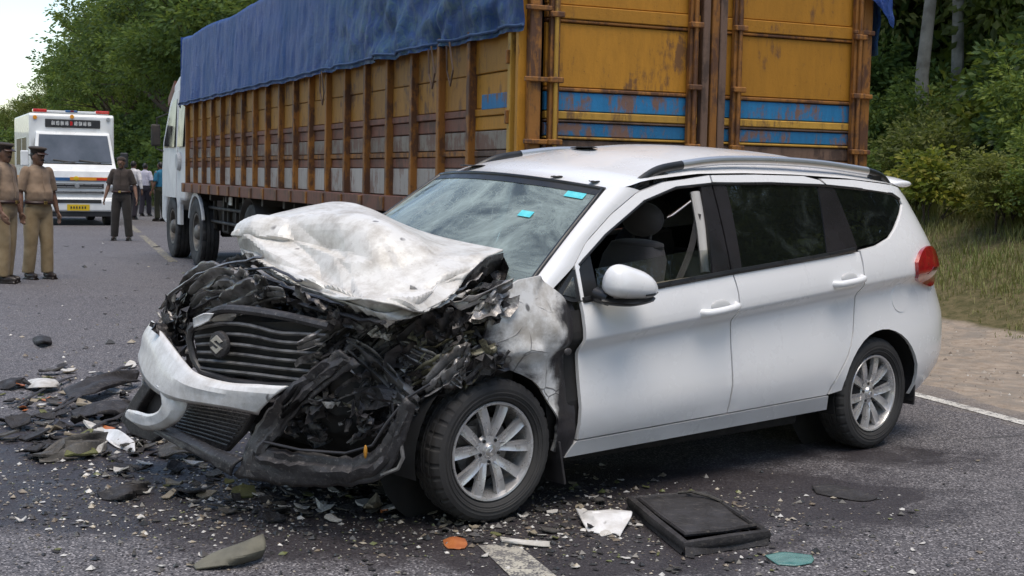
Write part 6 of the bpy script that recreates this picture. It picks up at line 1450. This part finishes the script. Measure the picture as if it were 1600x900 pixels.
# ---- the pieces one can name
def G3(px, py, z=0.0): p = gnd(px, py, z); p.z = z; return p
def crumple_sheet(name, rows, mat, label, cat, seed, amp=.012, n=14, th=.005, lift=0.0, minz=.004):
    pts = [[G3(a, b, z) for a, b, z in r] for r in rows]; f = facet(seed, n, amp); m = MB(); sheet(m, cat_grid(pts, 18, 12), lambda u, v: f(u, v))
    o = m.build(name, mat, None, smooth=28); me = o.data; c = sum((v.co for v in me.vertices), Vector()) / len(me.vertices); c.z = 0
    for v in me.vertices: v.co = v.co - c; v.co.z = max(v.co.z, minz)
    o.location = c; solid(o, th); return tag(o, label, cat)
def tray():
    c = [G3(985, 797), G3(1105, 790), G3(1197, 850), G3(1072, 868)]; o_ = sum(c, Vector()) / 4; root = tag(empty('plastic_tray', o_), 'flat black plastic tray with a rimmed edge lying beside the front wheel', 'tray'); P = [p - o_ for p in c]
    def q(u, v): return P[0].lerp(P[1], u).lerp(P[3].lerp(P[2], u), v)
    f = facet(91, 30, .008); m = MB(); m.grid(lambda a, b: q(lerp(.07, .93, a), lerp(.08, .90, b)) + Vector((0, 0, .062 + f(a, b) - .010 * sin(pi * a) * sin(pi * b))), 16, 12); solid(m.build('panel', DPL, root, smooth=24), .006)
    m = MB(); ring = [(0, 0), (.5, -.02), (1, 0), (1.02, .5), (1, 1), (.5, 1.02), (0, 1), (-.02, .5)]
    m.tube([q(*r_) + Vector((0, 0, .040 + .012 * ns(i * .9, 2))) for i, r_ in enumerate(ring + ring[:1])], .020, 8, caps=False, flat=1.2); m.tube([q(lerp(.07, .93, a[0]), lerp(.08, .90, a[1])) + Vector((0, 0, .062)) for a in ring + ring[:1]], .010, 6, caps=False); m.build('rim', DPL, root, smooth=40)
    m = MB(); n = 8
    m.grid(lambda a, b: q(lerp(-.02, 1.02, a), 1.0) + Vector((.0, -.03 * b, lerp(.05, .004, b) + .006 * ns(a * 9, 2))), 14, 2); m.grid(lambda a, b: q(1.0, lerp(0, 1, a)) + Vector((.02 * b, 0, lerp(.05, .004, b))), 8, 2); m.grid(lambda a, b: q(0, lerp(0, 1, a)) + Vector((-.02 * b, 0, lerp(.05, .004, b))), 8, 2); m.build('skirt', DPL, root, smooth=30)
    m = MB(); m.tube([q(.6, .02) + Vector((0, 0, .07)), q(.72, .10) + Vector((0, 0, .085)), q(.86, .22) + Vector((0, 0, .08)), q(.95, .34) + Vector((0, 0, .072))], .007, 6); m.build('torn_strip', DGR, root, smooth=50)
tray()
crumple_sheet('bumper_fragment', [[(898, 793, .03), (925, 799, .05), (955, 797, .05), (987, 797, .05)], [(908, 812, .02), (930, 812, .04), (958, 812, .04), (985, 810, .03)], [(918, 830, .006), (940, 834, .006), (958, 833, .006), (968, 838, .006)]], BUMPW, 'torn white piece of bumper lying against the black tray', 'fragment', 3, .010)
crumple_sheet('rubber_flap', [[(303, 884, .006), (335, 862, .04), (375, 848, .075), (412, 833, .09)], [(304, 887, .004), (340, 875, .03), (380, 868, .05), (414, 858, .05)], [(306, 890, .004), (345, 886, .012), (380, 878, .015), (408, 872, .01)]], pm('grey_olive_rubber', (.16, .15, .115), (.10, .095, .075), 10, .75, bump=.4, bscale=40), 'large curled grey-olive flap lying alone on the asphalt', 'fragment', 7, .006, 8, .008)
crumple_sheet('lens_fragment', [[(692, 845, .004), (710, 840, .02), (726, 843, .01)], [(694, 852, .004), (712, 852, .012), (730, 852, .004)], [(700, 857, .004), (714, 858, .005), (726, 857, .004)]], DOR, 'bright orange lens fragment by the worn centre stripe', 'fragment', 5, .004, 6)
crumple_sheet('glass_fragment', [[(1195, 868, .004), (1230, 863, .008), (1268, 868, .006)], [(1205, 876, .004), (1238, 874, .010), (1272, 874, .004)], [(1215, 882, .004), (1245, 884, .004), (1268, 880, .004)]], pm('teal_glass', (.06, .17, .16), (.10, .24, .22), 20, .2, spec=.7), 'teal green piece of glass on the asphalt beyond the black tray', 'fragment', 6, .003, 6)
crumple_sheet('trim_fragment', [[(1268, 760, .012), (1300, 758, .012), (1345, 768, .012), (1370, 778, .008)], [(1272, 766, .006), (1310, 772, .008), (1345, 776, .006), (1366, 780, .006)], [(1275, 771, .004), (1315, 779, .004), (1345, 783, .004), (1360, 782, .004)]], DPL, 'thin black trim fragment lying alone on the clean asphalt', 'fragment', 8, .004, 8)
crumple_sheet('foam_strip', [[(782, 840, .012), (805, 842, .025), (835, 845, .022), (858, 848, .01)], [(783, 846, .006), (808, 849, .015), (835, 852, .012), (860, 854, .006)]], DWH, 'dirty white foam strip beside the worn centre stripe', 'fragment', 9, .006, 8)
crumple_sheet('dark_lump', [[(52, 529, .02), (64, 526, .06), (80, 528, .05)], [(52, 534, .01), (66, 533, .06), (80, 534, .03)], [(54, 539, .004), (66, 539, .01), (79, 538, .004)]], DPL, 'small dark lump alone on the road beyond the wreckage', 'fragment', 12, .01, 6)
crumple_sheet('headlamp_fragment', [[(38, 598, .02), (60, 590, .07), (85, 592, .06), (92, 602, .03)], [(40, 606, .01), (62, 604, .05), (84, 604, .04), (92, 607, .01)]], DWH, 'white curved headlamp shell in the pile left of the crushed bumper', 'fragment', 13, .01, 8)
crumple_sheet('bumper_skin', [[(163, 672, .03), (185, 672, .06), (210, 690, .05)], [(166, 686, .01), (190, 692, .03), (212, 704, .02)], [(180, 698, .004), (196, 704, .004), (210, 708, .004)]], BUMPW, 'white slab of bumper skin lying under the crushed corner', 'fragment', 14, .008, 8)
for i, (rows, lab, mt) in enumerate((
    ([[(100, 612, .03), (140, 594, .10), (180, 582, .12), (215, 578, .10)], [(110, 626, .01), (150, 612, .07), (190, 600, .06), (216, 598, .03)]], 'long black splintered panel pointing away from the crushed bumper', DPL),
    ([[(60, 712, .02), (95, 690, .07), (135, 680, .10), (165, 678, .05)], [(62, 724, .006), (105, 715, .02), (140, 708, .03), (168, 704, .006)]], 'crumpled dark sheet lying flat before the crushed bumper', DGR),
    ([[(150, 768, .02), (190, 758, .05), (230, 756, .04)], [(158, 780, .004), (195, 778, .02), (238, 768, .004)]], 'dark folded splinter with a pale edge before the crushed bumper', DPL),
    ([[(0, 598, .02), (20, 592, .05), (38, 592, .02)], [(0, 608, .006), (20, 606, .02), (40, 602, .006)]], 'flat dark splinter on the edge of the wreckage pile', DPL),
    ([[(110, 640, .02), (150, 628, .09), (190, 622, .10), (212, 630, .06)], [(118, 655, .006), (155, 648, .05), (190, 645, .05), (214, 650, .01)]], 'ragged black liner heaped beside the crushed bumper corner', DPL),
    ([[(245, 700, .02), (285, 690, .07), (320, 700, .04)], [(250, 716, .004), (290, 712, .03), (325, 720, .006)]], 'grey torn undertray lying below the white bumper prong', DGR))):
    crumple_sheet('body_splinter', rows, mt, lab, 'splinter', 20 + i, .022, 12, .006)
for i, (a, b, z0) in enumerate((((90, 640), (215, 570), .06), ((60, 660), (190, 600), .05), ((120, 690), (230, 640), .05), ((20, 640), (120, 590), .04))):
    m = MB(); A, B = G3(*a), G3(*b); m.tube([A.lerp(B, t / 8) - A + Vector((0, .02 * ns(t * .8, i * 5), .012 + z0 * sin(pi * t / 8) * (.6 + .5 * ns(t * .6, i)))) for t in range(9)], [.006, .011, .014, .012, .016, .013, .015, .010, .005], 6, flat=.55)
    o = m.build('bent_strip', DPL, None, smooth=50); o.location = A; tag(o, 'long thin black bent strip in the pile beside the bumper', 'strip', 'bent black strips in the wreckage pile')
# scraps thrown onto the roof and the bonnet
for k, (s_, b, sx, sy, lab) in enumerate(((-.62, .06, .22, .07, 'thin black scrap lying on the car roof above the windscreen'), (-.12, .27, .30, .05, 'long black sliver lying in the middle of the car roof'), (.50, .030, .05, .03, 'small black scrap at the front edge of the car roof'), (.80, .035, .11, .02, 'black wiry scrap at the car roof corner over the pillar'))):
    m = MB(); f = facet(70 + k, 8, .004); rr = random.Random(k)
    m.grid(lambda a, b_: Vector(((a - .5) * sx * (1 - .6 * abs(b_ - .5)), (b_ - .5) * 2 * sy * (1 - 1.2 * (a - .5) ** 2), .004 + f(a, b_))), 8, 5); o = solid(m.build('black_scrap', DPL, None, smooth=30), .003)
    p = roof_pt(s_, b); M_ = Matrix.Translation(C_0) @ Matrix.Rotation(CTH + pi, 4, 'Z'); o.location = M_ @ (p + Vector((0, 0, .004))); o.rotation_euler = (0, 0, CTH + pi + (1.2 if k < 3 else .4)); tag(o, lab, 'scrap')

def shoulder_gravel():
    r_ = random.Random(19); vs = []; fs = []; ti = []
    for _ in range(5200):
        u = r_.uniform(-6, 22); l = 4.25 + 3.4 * r_.random(); p = RP(u, l); s_ = r_.uniform(.006, .022) * (1 if r_.random() < .93 else 2.2); z0 = bank(l, u); k = len(vs); a = r_.uniform(0, 6.28)
        for j in range(5): b = a + 2 * pi * j / 5; vs.append((p.x + cos(b) * s_ * r_.uniform(.7, 1), p.y + sin(b) * s_ * r_.uniform(.7, 1), z0 - .01))
        vs.append((p.x, p.y, z0 + s_ * r_.uniform(.3, .7))); ti.extend([r_.random()] * 6); fs.extend([(k + j, k + (j + 1) % 5, k + 5) for j in range(5)])
    me = bpy.data.meshes.new('gravel'); me.from_pydata(vs, [], fs); t = NT('shoulder_gravel_mix'); a = t.n('ShaderNodeAttribute', attribute_name='tint')
    me.materials.append(t.done(t.bsdf(t.ramp(a.outputs['Fac'], [(0, (.14, .11, .09)), (.6, (.27, .22, .18)), (.9, (.42, .38, .34)), (1, (.55, .53, .5))]), .9)))
    at = me.attributes.new('tint', 'FLOAT', 'POINT'); at.data.foreach_set('value', ti); o = bpy.data.objects.new('gravel', me); COL.objects.link(o); tag(o, 'loose brown gravel strewn over the dirt shoulder', 'gravel', kind='stuff')
shoulder_gravel()
